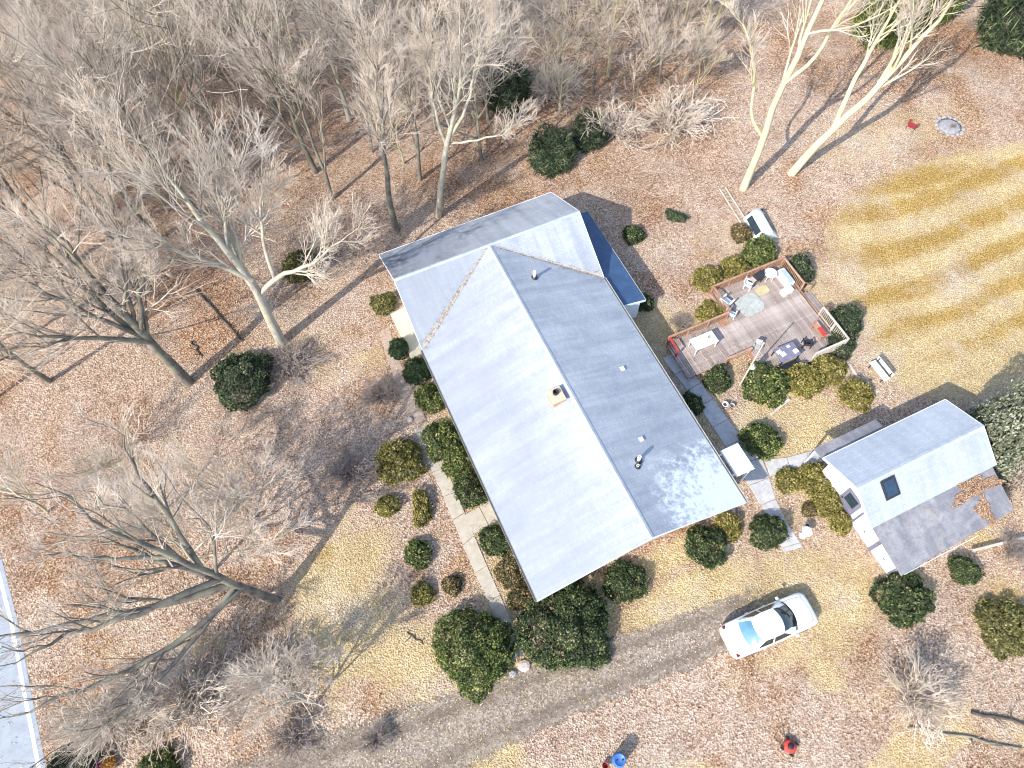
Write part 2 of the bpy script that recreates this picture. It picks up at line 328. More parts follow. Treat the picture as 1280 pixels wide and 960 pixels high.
def cover(px, py):
    wx, wy = (px-640)/21, (480-py)/21; f1, f2 = fbm(wx, wy, .16, 31), fbm(wx, wy, .2, 41)
    yard = np.clip((px - 250 + (py-480)*.4)/200, 0, 1) * np.clip((py-250)/150, 0, 1) * (1 - blob(px, py, 515, 640, 75, 150, -22)) * (1 - .6*blob(px, py, 330, 590, 90, 70))
    lawn = np.mean([poly_in(px + 34*math.cos(k*2.4)*math.sqrt((k+.5)/14), py + 22*math.sin(k*2.4)*math.sqrt((k+.5)/14), LAWN).astype(float) for k in range(14)], axis=0)
    g = np.maximum.reduce([lawn, yard*np.clip((f1-.52)*5, 0, .72), blob(px,py,1012,530,48,34,-25), blob(px,py,1050,470,20,60,20)*.4, blob(px,py,860,745,110,34,-25)*.95, blob(px,py,830,700,70,22,-25)*.8,
        blob(px,py,425,715,85,42,-38)*.95, blob(px,py,420,790,70,75,-10)*.8, blob(px,py,330,830,50,40)*.4, blob(px,py,480,850,26,62,-20)*.5, blob(px,py,1065,745,48,62)*.8, blob(px,py,1255,760,45,60)*.6, blob(px,py,1265,915,40,30)*.5,
        blob(px,py,1110,170,130,45,-12)*.45, blob(px,py,900,300,60,40)*.35, blob(px,py,520,925,70,14,-18)*.6, blob(px,py,640,890,70,10,-25)*.5, blob(px,py,1010,810,80,20,-20)*.7, blob(px,py,120,800,90,60)*.3])
    st = .5 + .5*np.sin(2*math.pi*(py + .13*(px-1150) + .0007*(px-1030)**2 - 214)/50 + math.pi/2 + 3.2*(f2-.5))
    o = np.maximum.reduce([lawn*st*np.clip((490-py)/110, 0, .9), blob(px,py,1140,225,90,16,-10), blob(px,py,480,850,24,58,-20)*.3, blob(px,py,1255,770,45,60)*.7, blob(px,py,400,690,20,20)*.6])
    r = np.maximum.reduce([np.clip((f2-.54)*5, 0, .7), blob(px,py,260,150,330,230)*.55, blob(px,py,240,385,85,75), blob(px,py,780,70,150,110)*.8, blob(px,py,470,110,160,100)*.55, blob(px,py,1180,60,120,42)*.9, blob(px,py,560,215,80,55)*.7,
        blob(px,py,165,530,40,50)*.75, blob(px,py,960,440,40,40)*.5, blob(px,py,100,250,150,140)*.4, blob(px,py,880,180,70,60)*.45, blob(px,py,920,520,40,40)*.6, blob(px,py,480,870,36,45)*.8, blob(px,py,1085,760,22,40)*.4, blob(px,py,780,230,60,40)*.5])
    return g, r, o

def build_ground():
    core_x = np.arange(-62, 62.01, .42); core_y = np.arange(-14, 80.01, .42)
    out = np.array([3, 8, 20, 50, 120, 260, 500])
    X = np.concatenate([(-62 - out)[::-1], core_x, 62 + out]); Y = np.concatenate([(-14 - out)[::-1], core_y, 80 + out])
    gx, gy = np.meshgrid(X, Y); V = np.stack([gx.ravel(), gy.ravel(), np.zeros(gx.size)], -1)
    Vc = V.copy(); Vc[:, 0] = np.clip(Vc[:, 0], -70, 70); Vc[:, 1] = np.clip(Vc[:, 1], -16, 85)
    p = pix(Vc); g, r, o = cover(p[:, 0], p[:, 1])
    nx, ny = len(X), len(Y); i, j = np.meshgrid(np.arange(nx-1), np.arange(ny-1)); b = (j*nx + i).ravel()
    F = np.stack([b, b+1, b+nx+1, b+nx], -1)
    me = mesh_np('ground', V, F, attr={'cover': np.stack([g, r, o, np.ones_like(g)], -1)})
    obj('ground', me, MAT['ground'], kind='structure')
build_ground()

# house and garage frames
HX, HY, HA = 6.280, 8.930, .387
HW, HL, ZE, ZR, VAL, HB, ZB = 5.945, 19.30, 2.60, 4.82, 3.66, 3.73, 2.80
GX, GY, GA = 17.143, 11.330, .394
GL, GN, GS1, GS2 = 8.03, 2.21, 1.92, 4.45
DX, DY, DA = 14.38, 23.585, .387
def to_local(x, y, ox, oy, a):
    c, s = math.cos(a), math.sin(a); return (x-ox)*c + (y-oy)*s, -(x-ox)*s + (y-oy)*c
def hpos(u, v, z=0, f=(HX, HY, HA)):
    c, s = math.cos(f[2]), math.sin(f[2]); return (f[0] + u*c - v*s, f[1] + u*s + v*c, z)
def in_building(x, y, pad=0.0):
    u, v = to_local(x, y, HX, HY, HA); a = (np.abs(u) < 5.5+pad) & (v > .4-pad) & (v < 22.7+pad)
    u, v = to_local(x, y, GX, GY, GA); b = (u > .3-pad) & (u < 7.8+pad) & (v > -4.2-pad) & (v < 1.9+pad); return a | b
def in_deck(x, y):
    u, v = to_local(x, y, DX, DY, DA); return ((u > -.8) & (u < 4.8) & (v > -4.5) & (v < 2.7)) | ((u > -5.1) & (u < -.6) & (v > -2.3) & (v < .6))

# ------------------------------------------------------------------ street, drive and walks
def ribbon(pts, w, name, m, z, n=60, kind='structure', thick=0, fade=None, jag=0, seed=1):
    """flat strip along a polyline of world points"""
    P = np.array([p[:2] for p in pts]); d = np.r_[0, np.cumsum(np.linalg.norm(np.diff(P, axis=0), axis=1))]
    t = np.linspace(0, d[-1], n); Q = np.stack([np.interp(t, d, P[:, 0]), np.interp(t, d, P[:, 1])], -1)
    for _ in range(3): Q[1:-1] = (Q[:-2] + 2*Q[1:-1] + Q[2:]) / 4
    W = np.interp(t, d, w) if np.ndim(w) else np.full(n, w)
    T = np.gradient(Q, axis=0); T /= np.linalg.norm(T, axis=1, keepdims=True); N_ = np.stack([-T[:, 1], T[:, 0]], -1)
    k = 9; lat = np.linspace(-1, 1, k); V = (Q[:, None] + N_[:, None] * (W[:, None, None]/2) * lat[None, :, None])
    rng = np.random.default_rng(seed)
    V = V.reshape(-1, 2); V = np.c_[V, np.full(len(V), z)]
    i, j = np.meshgrid(np.arange(k-1), np.arange(n-1)); b = (j*k+i).ravel(); F = np.stack([b, b+k, b+k+1, b+1][::-1], -1)
    fd = np.ones(n) if fade is None else np.interp(t, d, fade)
    me = mesh_np(name, V, F, attr={'lat': np.tile(lat, n), 'fade': np.repeat(fd, k)})
    return obj(name, me, m, kind=kind)
drive_px = [(180,1080),(330,1010),(450,962),(560,918),(680,868),(800,822),(900,785),(1010,735)]
ribbon([at(*p) for p in drive_px], [5.2,5.0,4.6,3.9,3.2,2.9,2.7,2.6], 'driveway', MAT['drive'], .006, 90, fade=[1,1,1,1,.95,.8,.62,.1])
def build_street():
    e = [at(-40,560), at(0,690), at(22,775), at(42,880), at(62,980), at(90,1120)]
    P = np.array([p[:2] for p in e]); T = np.gradient(P, axis=0); T /= np.linalg.norm(T, axis=1, keepdims=True); Nl = np.stack([-T[:, 1], T[:, 0]], -1)
    Nl *= np.sign(-Nl[:, :1])          # away from the house
    def strip(a, b, z, name, m, **kw):
        V = []; F = []
        for i in range(len(P)): V += [(*(P[i] + Nl[i]*a), z), (*(P[i] + Nl[i]*b), z)]
        for i in range(len(P)-1): F.append((2*i, 2*i+2, 2*i+3, 2*i+1))
        if ((V[1][0]-V[0][0])*(V[2][1]-V[0][1]) - (V[1][1]-V[0][1])*(V[2][0]-V[0][0])) < 0: pass
        me = bpy.data.meshes.new(name); me.from_pydata(V, [], F); me.update(); return obj(name, me, m, **kw)
    s = strip(0, 6.5, .012, 'street', MAT['asphalt'], kind='structure')
    strip(.22, .40, .017, 'edge_line', MAT['roadpaint'], parent=s)
    strip(3.2, 3.32, .017, 'centre_line', MAT['roadpaint'], parent=s)
build_street()

WALKS = []
def slab_walk(name, edges, m, step, gap=.03, z=.05, seed=3, skip=()):
    """edges: list of (left point, right point); slabs are children of the walk"""
    root = bpy.data.objects.new(name, None); COL.objects.link(root); root['kind'] = 'structure'
    L_ = np.array([e[0][:2] for e in edges]); R_ = np.array([e[1][:2] for e in edges]); C = (L_+R_)/2
    d = np.r_[0, np.cumsum(np.linalg.norm(np.diff(C, axis=0), axis=1))]
    rr = random.Random(seed); s = 0; k = 0
    if name != 'leafy_walk': WALKS.append([[tuple(pix(np.array([*p[:2], 0]))[0]) for p in (a[0], a[1], b[1], b[0])] for a, b in zip(edges[:-1], edges[1:])])
    def pt(A, t): return np.array([np.interp(t, d, A[:, 0]), np.interp(t, d, A[:, 1])])
    while s < d[-1] - .2:
        e = min(s + step * rr.uniform(.9, 1.1), d[-1])
        if k not in skip:
            a, b, c, f = pt(L_, s+gap), pt(R_, s+gap), pt(R_, e), pt(L_, e)
            mb = MB(); zz = z + rr.uniform(-.012, .012); q = [a, b, c, f]
            cen = sum(q)/4; top = [cen + (p-cen)*.985 for p in q]
            n = 4; V = [(*p, -.02) for p in q] + [(*p, zz-.012) for p in q] + [(*p, zz) for p in top]
            F = [(3,2,1,0)] + [(i,(i+1)%4,4+(i+1)%4,4+i) for i in range(4)] + [(4+i,4+(i+1)%4,8+(i+1)%4,8+i) for i in range(4)] + [(8,9,10,11)]
            mb.add(V, F); o = mb.build('slab', m, root)
            import bmesh
            bm = bmesh.new(); bm.from_mesh(o.data); bmesh.ops.recalc_face_normals(bm, faces=bm.faces); bm.to_mesh(o.data); bm.free()
        s = e; k += 1
    return root
slab_walk('front_walk', [(at(517,536),at(535,530)), (at(548,605),at(564,600)), (at(578,680),at(592,668)), (at(600,730),at(615,722)), (at(621,776),at(637,770)), (at(640,826),at(656,818))], MAT['concrete'], 1.55)
slab_walk('door_walk', [(at(579,645),at(592,668)), (at(600,633),at(613,658)), (at(616,624),at(629,648))], MAT['concrete'], .95, seed=5)
slab_walk('landing_walk', [(at(488,393),at(505,384)), (at(514,449),at(531,441))], MAT['landing'], 3.6, z=.09, seed=6)
slab_walk('leafy_walk', [(at(474,415),at(486,408)), (at(486,455),at(498,449)), (at(515,531),at(533,525))], m_concrete('leaf_stained_concrete', (.34,.26,.20), (.52,.41,.33)), 1.6, z=.035, seed=7)
slab_walk('side_walk', [(at(828,448),at(845,440)), (at(868,500),at(885,490)), (at(905,555),at(925,545)), (at(925,590),at(958,578)), (at(945,620),at(964,612)), (at(963,655),at(980,648)), (at(980,690),at(1003,684))], MAT['greypath'], 1.35, seed=8)
slab_walk('garage_walk', [(at(955,575),at(962,596)), (at(985,572),at(990,587)), (at(1010,565),at(1014,580)), (at(1040,560),at(1044,574))], MAT['greypath'], 1.3, seed=9)

# ------------------------------------------------------------------ leaf litter and lawn blades
def cards(C, Nrm, size, aspect, rng, bend=0):
    """quads centred at C facing Nrm, random spin -> V, F"""
    n = len(C); r = rng.normal(size=(n, 3)); U = np.cross(Nrm, r); U /= np.linalg.norm(U, axis=1, keepdims=True) + 1e-9
    W = np.cross(Nrm, U); s = size[:, None] * U * .5; w = (size * aspect)[:, None] * W * .5
    V = np.stack([C - s, C - w*.9 + s*.1, C + s, C + w*.9 + s*.1], 1)
    if bend: V[:, 0] += Nrm * size[:, None] * bend; V[:, 2] += Nrm * size[:, None] * bend
    return V.reshape(-1, 3), np.arange(n*4).reshape(-1, 4)
def scatter_ground(n, rng, margin=90):
    p = np.stack([rng.uniform(-52, 52, n), rng.uniform(-6, 66, n), np.zeros(n)], -1); q = pix(p)
    k = (q[:, 0] > -margin) & (q[:, 0] < 1280+margin) & (q[:, 1] > -margin) & (q[:, 1] < 960+margin); return p[k], q[k]
def build_litter():
    rng = np.random.default_rng(11)
    p, q = scatter_ground(900000, rng); g, r, o = cover(q[:, 0], q[:, 1])
    u, v = to_local(p[:, 0], p[:, 1], HX, HY, HA)
    cl = np.clip(.5 + 1.5*(.5*vnoise(p[:, 0]+70, p[:, 1]+20, .35, 1) + .3*vnoise(p[:, 0]+70, p[:, 1]+20, .9, 2) + .2*vnoise(p[:, 0]+70, p[:, 1]+20, 2.3, 3) - .5), 0, 1)
    dens = (.22 + .75*cl) * (1 - .9*np.clip(g*1.35, 0, 1))
    sx = (q[:, 1] > 700) & (q[:, 0] < 62) & (q[:, 0] < 20 + (q[:, 1]-770)*.22); dens[sx] *= .04
    # wheel tracks and walks stay mostly clear
    D = np.array([at(*a)[:2] for a in drive_px]); dd = np.full(len(p), 99.)
    for a, b in zip(D[:-1], D[1:]):
        t = np.clip(((p[:, :2]-a) @ (b-a)) / ((b-a) @ (b-a)), 0, 1); dd = np.minimum(dd, np.linalg.norm(p[:, :2] - (a + t[:, None]*(b-a)), axis=1))
    dens[dd < 1.5] *= .20; dens[dd < .5] *= 2.6; dens[(dd >= 1.5) & (dd < 2.3)] *= .6
    for W_ in WALKS:
        for e in W_:
            k = poly_in(q[:, 0], q[:, 1], e); dens[k] *= .12
    ok = (rng.random(len(p)) < dens) & ~in_building(p[:, 0], p[:, 1], -.1) & ~in_deck(p[:, 0], p[:, 1])
    p, r = p[ok], r[ok]; n = len(p)
    N_ = np.stack([rng.normal(0, .24, n), rng.normal(0, .24, n), np.ones(n)], -1); N_ /= np.linalg.norm(N_, axis=1, keepdims=True)
    p[:, 2] = rng.uniform(.022, .06, n); size = rng.uniform(.04, .105, n)
    V, F = cards(p, N_, size, .75, rng, .12)
    tone = .5*vnoise(p[:, 0]+70, p[:, 1]+20, .22, 5) + .3*vnoise(p[:, 0]+70, p[:, 1]+20, .7, 6) + .2*vnoise(p[:, 0]+70, p[:, 1]+20, 2, 7) - .5
    tanv = np.clip((fbm(p[:, 0], p[:, 1], .3, 51) - .38)*3.2, 0, 1) * rng.uniform(.5, 1, n)
    c = np.clip(rng.beta(1.5, 1.4, n) + 1.25*tone - .28*np.clip(r, 0, 1)*rng.random(n), 0, 1)
    me = mesh_np('leaf_litter', V, F, attr={'rnd': np.repeat(c, 4), 'tan': np.repeat(tanv, 4)})
    qq = M('fallen_leaves', .85, .15); rr_ = qq.attr('rnd'); qq.color(qq.mix(qq.attr('tan'), qq.ramp(rr_, [(0, (.13,.07,.042)), (.2, (.30,.175,.11)), (.5, (.47,.325,.22)), (.75, (.58,.435,.325)), (1, (.71,.60,.50))]), qq.ramp(rr_, [(0, (.10,.07,.04)), (.25, (.25,.175,.10)), (.5, (.39,.295,.18)), (.75, (.50,.40,.265)), (1, (.62,.54,.42))]))); m = qq.m
    obj('leaf_litter', me, m, kind='stuff', label='pinkish brown dead leaves strewn over the ground', cat='leaves')
    # dry lawn blades
    p, q = scatter_ground(420000, rng); g, r, o = cover(q[:, 0], q[:, 1])
    ok = (rng.random(len(p)) < np.clip(g*1.3 - .15, 0, .85)) & ~in_building(p[:, 0], p[:, 1], 0) & ~in_deck(p[:, 0], p[:, 1])
    D_ = dd  # blades keep off the drive
    p, o = p[ok], o[ok]; n = len(p); a = rng.uniform(0, 2*math.pi, n); L_ = rng.uniform(.06, .13, n); w = rng.uniform(.012, .025, n)
    d = np.stack([np.cos(a), np.sin(a)], -1); pe = np.stack([-d[:, 1], d[:, 0]], -1); le = rng.uniform(.5, 1.3, n)
    b0 = p.copy(); b0[:, :2] -= pe*w[:, None]; b1 = p.copy(); b1[:, :2] += pe*w[:, None]; tp = p.copy(); tp[:, :2] += d*(L_*le)[:, None]; tp[:, 2] = L_*.7
    b0[:, 2] = b1[:, 2] = .0
    V = np.stack([b0, b1, tp], 1).reshape(-1, 3); F = np.arange(n*3).reshape(-1, 3)
    c = np.clip(.32 + .68*rng.random(n) - .62*np.clip(o, 0, 1)*rng.uniform(.5, 1, n), 0, 1)
    me = mesh_np('lawn_grass', V, F, attr={'rnd': np.repeat(c, 3)})
    m2 = m_cards('dry_grass', 'rnd', [(0, (.25,.155,.045)), (.4, (.41,.28,.10)), (.75, (.56,.435,.225)), (1, (.67,.555,.36))], .1, .85)
    obj('lawn_grass', me, m2, kind='stuff', label='straw yellow dormant grass of the mown lawn', cat='grass')
build_litter()

# ------------------------------------------------------------------ house
def roofz(u, v):
    main = ZR - abs(u) * (ZR-ZE) / HW if v <= HL else -9
    cross = ZR - (HL-v) * (ZR-ZE) / VAL if v <= HL else ZR - (v-HL) * (ZR-ZB) / HB
    return max(main, cross)
def roof_mesh(name, faces, thick):
    """faces: lists of 3-D points (top side); gives a solid sheet with UVs in metres (u level, v up-slope)"""
    me = bpy.data.meshes.new(name); V = []; F = []; UV = []
    idx = {}
    def vid(p):
        k = tuple(round(c, 4) for c in p)
        if k not in idx: idx[k] = len(V); V.append(k)
        return idx[k]
    tops = [[vid(p) for p in f] for f in faces]; n0 = len(V)
    edges = {}
    for f in tops:
        for a, b in zip(f, f[1:] + f[:1]): edges[(a, b)] = edges.get((a, b), 0) + 1
    V2 = V + [(x, y, z-thick) for x, y, z in V]
    for f in tops: F.append(f); F.append([i+n0 for i in f][::-1])
    for (a, b) in edges:
        if (b, a) not in edges: F.append([b, a, a+n0, b+n0])
    me.from_pydata(V2, [], F); me.update(); uv = me.uv_layers.new(name='UVMap')
    for p in me.polygons:
        n = Vector(p.normal); h = Vector((-n.y, n.x, 0)); h = h.normalized() if h.length > 1e-4 else Vector((1, 0, 0)); s = n.cross(h)
        for li in p.loop_indices:
            c = me.vertices[me.loops[li].vertex_index].co; uv.data[li].uv = (c.dot(h), c.dot(s))
    return me
def opening(parent, p, width, height, z0, face, frame_m, pane_m, name='window', door=False):
    """window or door on a wall; p=(u,v) centre in the parent's frame, face = outward direction angle"""
    fr = MB(); w, t = width/2, .07; d = .05
    for x0, x1, a, b in ((-w-t, -w, z0-t, z0+height+t), (w, w+t, z0-t, z0+height+t), (-w, w, z0+height, z0+height+t), (-w, w, z0-t, z0)): fr.box(x0, x1, -.02, d, a, b)
    if not door: fr.box(-w, w, -.02, d*.7, z0+height*.48, z0+height*.53)
    o = fr.build(name, frame_m, parent, loc=(p[0], p[1], 0), rz=face - math.pi/2)
    MB().box(-w, w, -.02, .018, z0, z0+height).build('pane' if not door else 'door_leaf', pane_m, o)
    if door: MB().bevbox(w-.16, w-.10, .018, .07, z0+.95, z0+1.05, .01).build('handle', MAT['dark'], o)
    else: MB().box(-w-.1, w+.1, -.02, .12, z0-t-.045, z0-t-.004).build('sill', frame_m, o)
    return o
def build_house():
    root = thing('house', (HX, HY, 0), HA, label='long single-storey house under a pale grey shingled gable roof with a cross wing', cat='house')
    w, L_ = HW, HL; vb = L_ - VAL
    fL = [(0,0,ZR),(0,L_,ZR),(-w,vb,ZE),(-w,0,ZE)]; fR = [(0,L_,ZR),(0,0,ZR),(w,0,ZE),(w,vb,ZE)]
    fCL = [(-w,L_,ZR),(-w,vb,ZE),(0,L_,ZR)]; fCR = [(w,vb,ZE),(w,L_,ZR),(0,L_,ZR)]
    fB = [(w,L_,ZR),(w,L_+HB,ZB),(-w,L_+HB,ZB),(-w,L_,ZR),(0,L_,ZR)]
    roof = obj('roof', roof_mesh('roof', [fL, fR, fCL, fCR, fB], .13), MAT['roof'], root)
    # ridge caps: overlapping cap shingles
    def ridge(a, b, wd, pl, pr):
        a, b = Vector(a), Vector(b); d = (b-a).normalized(); s = d.cross(Vector((0,0,1))).normalized(); Z = Vector((0,0,1))
        mb = MB(); n = int((b-a).length/.28)
        for i in range(n):
            p = a + (b-a)*(i/n); q = a + (b-a)*(min(i+1.1, n)/n); e0, e1 = .034, .022
            V = [p - s*wd + Z*(e0-wd*pl), p + Z*(e0+.006), p + s*wd + Z*(e0-wd*pr), q - s*wd + Z*(e1-wd*pl), q + Z*(e1+.006), q + s*wd + Z*(e1-wd*pr)]
            mb.add(V, [(0,1,4,3),(1,2,5,4)])
        return mb.build('ridge_cap', MAT['ridge'], roof)
    pm = (ZR-ZE)/HW; ridge((0,-.02,ZR),(0,L_-.15,ZR),.13,pm,pm); ridge((-w,L_,ZR),(w,L_,ZR),.13,(ZR-ZB)/HB,(ZR-ZE)/VAL)
    # valley flashing (bent metal strip, two wings each)
    for s in (-1, 1):
        a = Vector((s*w, vb, ZE)); b = Vector((0, L_, ZR)); mb = MB()
        n = 14
        for side in (0, 1):
            V = []
            for i in range(n+1):
                t = i/n; p = a.lerp(b, t); off = .14*(1-t*.7)
                if side == 0: qv = (p.x - s*off, p.y) if False else (p.x - s*off*.2, p.y - off)
                else: qv = (p.x, p.y + off) if t < .98 else (p.x, p.y)
                u_, v_ = qv; V += [(p.x, p.y, p.z+.012), (u_, v_, roofz(u_, min(v_, L_)) + .012)]
            mb.add(V, [(2*i, 2*i+2, 2*i+3, 2*i+1) if (side == 0) == (s > 0) else (2*i+1, 2*i+3, 2*i+2, 2*i) for i in range(n)])
        mb.build('valley_flashing', MAT['gutter'], roof)
    # fascia / rake boards
    def board(pts, nm, m, drop=.16, th=.03, lift=.012, out=None):
        mb = MB()
        for a, b in zip(pts[:-1], pts[1:]):
            a, b = Vector(a), Vector(b); o_ = Vector(out)*th
            V = [a+Vector((0,0,lift)), b+Vector((0,0,lift)), b+Vector((0,0,-drop)), a+Vector((0,0,-drop))]; V += [v+o_ for v in V]
            mb.add(V, [(0,1,2,3),(7,6,5,4),(0,4,5,1),(1,5,6,2),(2,6,7,3),(3,7,4,0)])
        return mb.build(nm, m, roof)
    board([(-w,0,ZE),(0,0,ZR),(w,0,ZE)], 'rake_board', MAT['trim'], out=(0,-1,0))
    board([(-w,vb,ZE),(-w,L_,ZR),(-w,L_+HB,ZB)], 'rake_board', MAT['trim'], out=(-1,0,0))
    board([(w,vb,ZE),(w,L_,ZR),(w,L_+HB,ZB)], 'rake_board', MAT['trim'], out=(1,0,0))
    board([(-w,L_+HB,ZB),(w,L_+HB,ZB)], 'fascia', MAT['trim'], out=(0,1,0))
    for s in (-1, 1):          # eaves gutters, open on top
        mb = MB(); y0, y1 = 0.0, vb
        prof = [(.0, -.02), (.0, -.12), (.11, -.12), (.125, -.015), (.112, -.015), (.10, -.105), (.012, -.105), (.012, -.02)]
        V = [(s*(w+a+.004), y0, ZE+b) for a, b in prof] + [(s*(w+a+.004), y1, ZE+b) for a, b in prof]; n = len(prof)
        F = [(i, (i+1) % n, n+(i+1) % n, n+i) for i in range(n)] + [list(range(n)), list(range(n, 2*n))[::-1]]
        if s > 0: F = [f[::-1] for f in map(list, F)]
        mb.add(V, F).build('gutter', MAT['gutter'], roof)
    # walls follow the underside of the roof
    out = [(-5.5,.75),(0,.75),(5.5,.75),(5.5,vb),(5.5,L_),(5.5,L_+HB-.4),(-5.5,L_+HB-.4),(-5.5,L_),(-5.5,vb)]
    mb = MB(); n = len(out); V = []
    for u, v in out: V += [(u, v, 0), (u, v, roofz(u, v) - .14)]
    mb.add(V, [(2*i, 2*((i+1) % n), 2*((i+1) % n)+1, 2*i+1) for i in range(n)]); wall = mb.build('wall', MAT['siding'], root)
    # clapboard laps, joined (a few centimetres each)
    lap = MB()
    for k in range(14):
        z = .25 + k*.16
        lap.box(-5.512, -5.499, .77, L_+HB-.42, z, z+.012); lap.box(5.499, 5.512, .77, L_+HB-.42, z, z+.012); lap.box(-5.49, 5.49, .738, .751, z, z+.012)
    lap.build('siding_laps', MAT['trim'], wall, kind='stuff')
    MB().box(-5.56, 5.56, .69, L_+HB-.34, -.02, .22).build('foundation', MAT['stone'], root)
    W_ = math.pi; 
    for v in (2.3, 10.8, 13.6, 18.6): opening(root, (-5.5, v), 1.3, 1.15, .95, W_, MAT['trim'], MAT['glass'])
    opening(root, (-5.5, 7.0), .95, 2.0, .15, W_, MAT['trim'], MAT['redpaint'], 'front_door', True)
    for u in (-3, 3): opening(root, (u, .75), 1.2, 1.15, .95, -math.pi/2, MAT['trim'], MAT['glass'])
    for v in (5.2, 8.5, 11.5): opening(root, (5.5, v), 1.1, 1.0, 1.05, 0, MAT['trim'], MAT['glass'])
    opening(root, (5.5, 2.3), .9, 2.0, .15, 0, MAT['trim'], MAT['greywood'], 'side_door', True)
    for u in (-3.4, 0, 3.4): opening(root, (u, L_+HB-.4), 1.2, 1.15, .95, math.pi/2, MAT['trim'], MAT['glass'])
    # chimney
    cz = roofz(-.8, 8.62); ch = MB().bevbox(-1.13, -.47, 8.25, 8.99, cz-.3, cz+.42, .02).build('chimney', MAT['brick'], roof)
    mb = MB(); mb.bevbox(-1.19, -.41, 8.19, 9.05, cz+.422, cz+.50, .03).build('chimney_cap', simple('chimney_crown', (.62,.47,.34), (.48,.34,.24), 9, .9), roof)
    MB().lathe([(.16, 0), (.16, .16), (.115, .16), (.115, .02)], 14, (-.8, 8.72, cz+.502)).build('flue', MAT['dark'], roof)
    MB().box(-1.24, -.36, 8.14, 9.10, cz-.2, cz-.19).build('chimney_flashing', MAT['gutter'], roof)
    for (u, v, hh, r) in ((1.59, 16.38, .62, .085), (1.50, 3.84, .55, .09), (1.28, 3.55, .22, .07)):
        z = roofz(u, v); mb = MB().lathe([(r, -.15), (r, hh), (r*.75, hh), (r*.75, hh-.12)], 14, (u, v, z)); vp = mb.build('vent_pipe', MAT['wplastic'], roof, True)
        MB().lathe([(r*2.6, -.11), (r*2.2, .05), (r*1.3, .13), (r*1.03, .14)], 14, (u, v, z)).build('pipe_boot', MAT['dark'], roof, True)
    for (u, v) in ((2.3, 4.9), (3.6, 9.2)):
        z = roofz(u, v); MB().bevbox(u-.12, u+.12, v-.12, v+.12, z-.08, z+.09, .03).build('roof_vent', MAT['trim'], roof)
    # blue roofed lean-to along the east wall
    lt = bpy.data.objects.new('lean_to', None); COL.objects.link(lt); lt.parent = root
    x0, x1, y0, y1 = 5.75, 7.75, 13.5, 21.2
    obj('lean_to_roof', roof_mesh('lean_to_roof', [[(x0,y1,2.40),(x0,y0,2.40),(x1,y0,1.95),(x1,y1,1.95)]], .08), MAT['blue'], lt)
    mb = MB(); mb.add([(5.52,y0+.15,0),(7.5,y0+.15,0),(7.5,y0+.15,1.90),(5.52,y0+.15,2.34),(5.52,y1-.15,0),(7.5,y1-.15,0),(7.5,y1-.15,1.90),(5.52,y1-.15,2.34)],
           [(0,1,2,3),(1,5,6,2),(5,4,7,6)]); mb.build('lean_to_wall', MAT['trim'], lt)
    mb = MB(); mb.box(x1+.002, x1+.03, y0, y1, 1.80, 1.97); mb.build('lean_to_fascia', MAT['gutter'], lt)
    mb = MB(); mb.add([(x0,y0-.03,2.26),(x1,y0-.03,1.81),(x1,y0-.03,1.98),(x0,y0-.03,2.43),(x0,y0-.002,2.26),(x1,y0-.002,1.81),(x1,y0-.002,1.98),(x0,y0-.002,2.43)],
           [(0,1,2,3),(4,7,6,5),(3,2,6,7),(0,4,5,1),(1,5,6,2)]); mb.build('lean_to_rake', MAT['trim'], lt)
    # canopy over the side door
    pc = bpy.data.objects.new('door_canopy', None); COL.objects.link(pc); pc.parent = root
    MB().bevbox(6.42, 7.55, 1.45, 3.08, 2.12, 2.22, .03).build('canopy_roof', MAT['wplastic'], pc)
    for y_ in (1.6, 2.85): MB().box(5.5, 6.42, y_, y_+.08, 2.06, 2.14).build('canopy_arm', MAT['trim'], pc)
    for (u, v) in ((7.42, 1.58), (7.42, 2.95)): MB().box(u-.045, u+.045, v-.045, v+.045, 0, 2.12).build('canopy_post', MAT['trim'], pc)
    MB().bevbox(5.52, 6.5, 1.6, 3.0, 0, .30, .02).build('door_step', MAT['greypath'], pc)
    MB().bevbox(6.502, 6.85, 1.6, 3.0, 0, .16, .02).build('door_step', MAT['greypath'], pc)
    # low white frame of the cellar light well below the east eave
    mb = MB()
    for a in ((6.25, 6.31, 5.6, 8.4), (6.95, 7.01, 5.6, 8.4), (6.31, 6.95, 5.6, 5.66), (6.31, 6.95, 8.34, 8.4)): mb.box(*a, .0, .55)
    mb.build('light_well_frame', MAT['greywood'], root)
    return root
build_house()

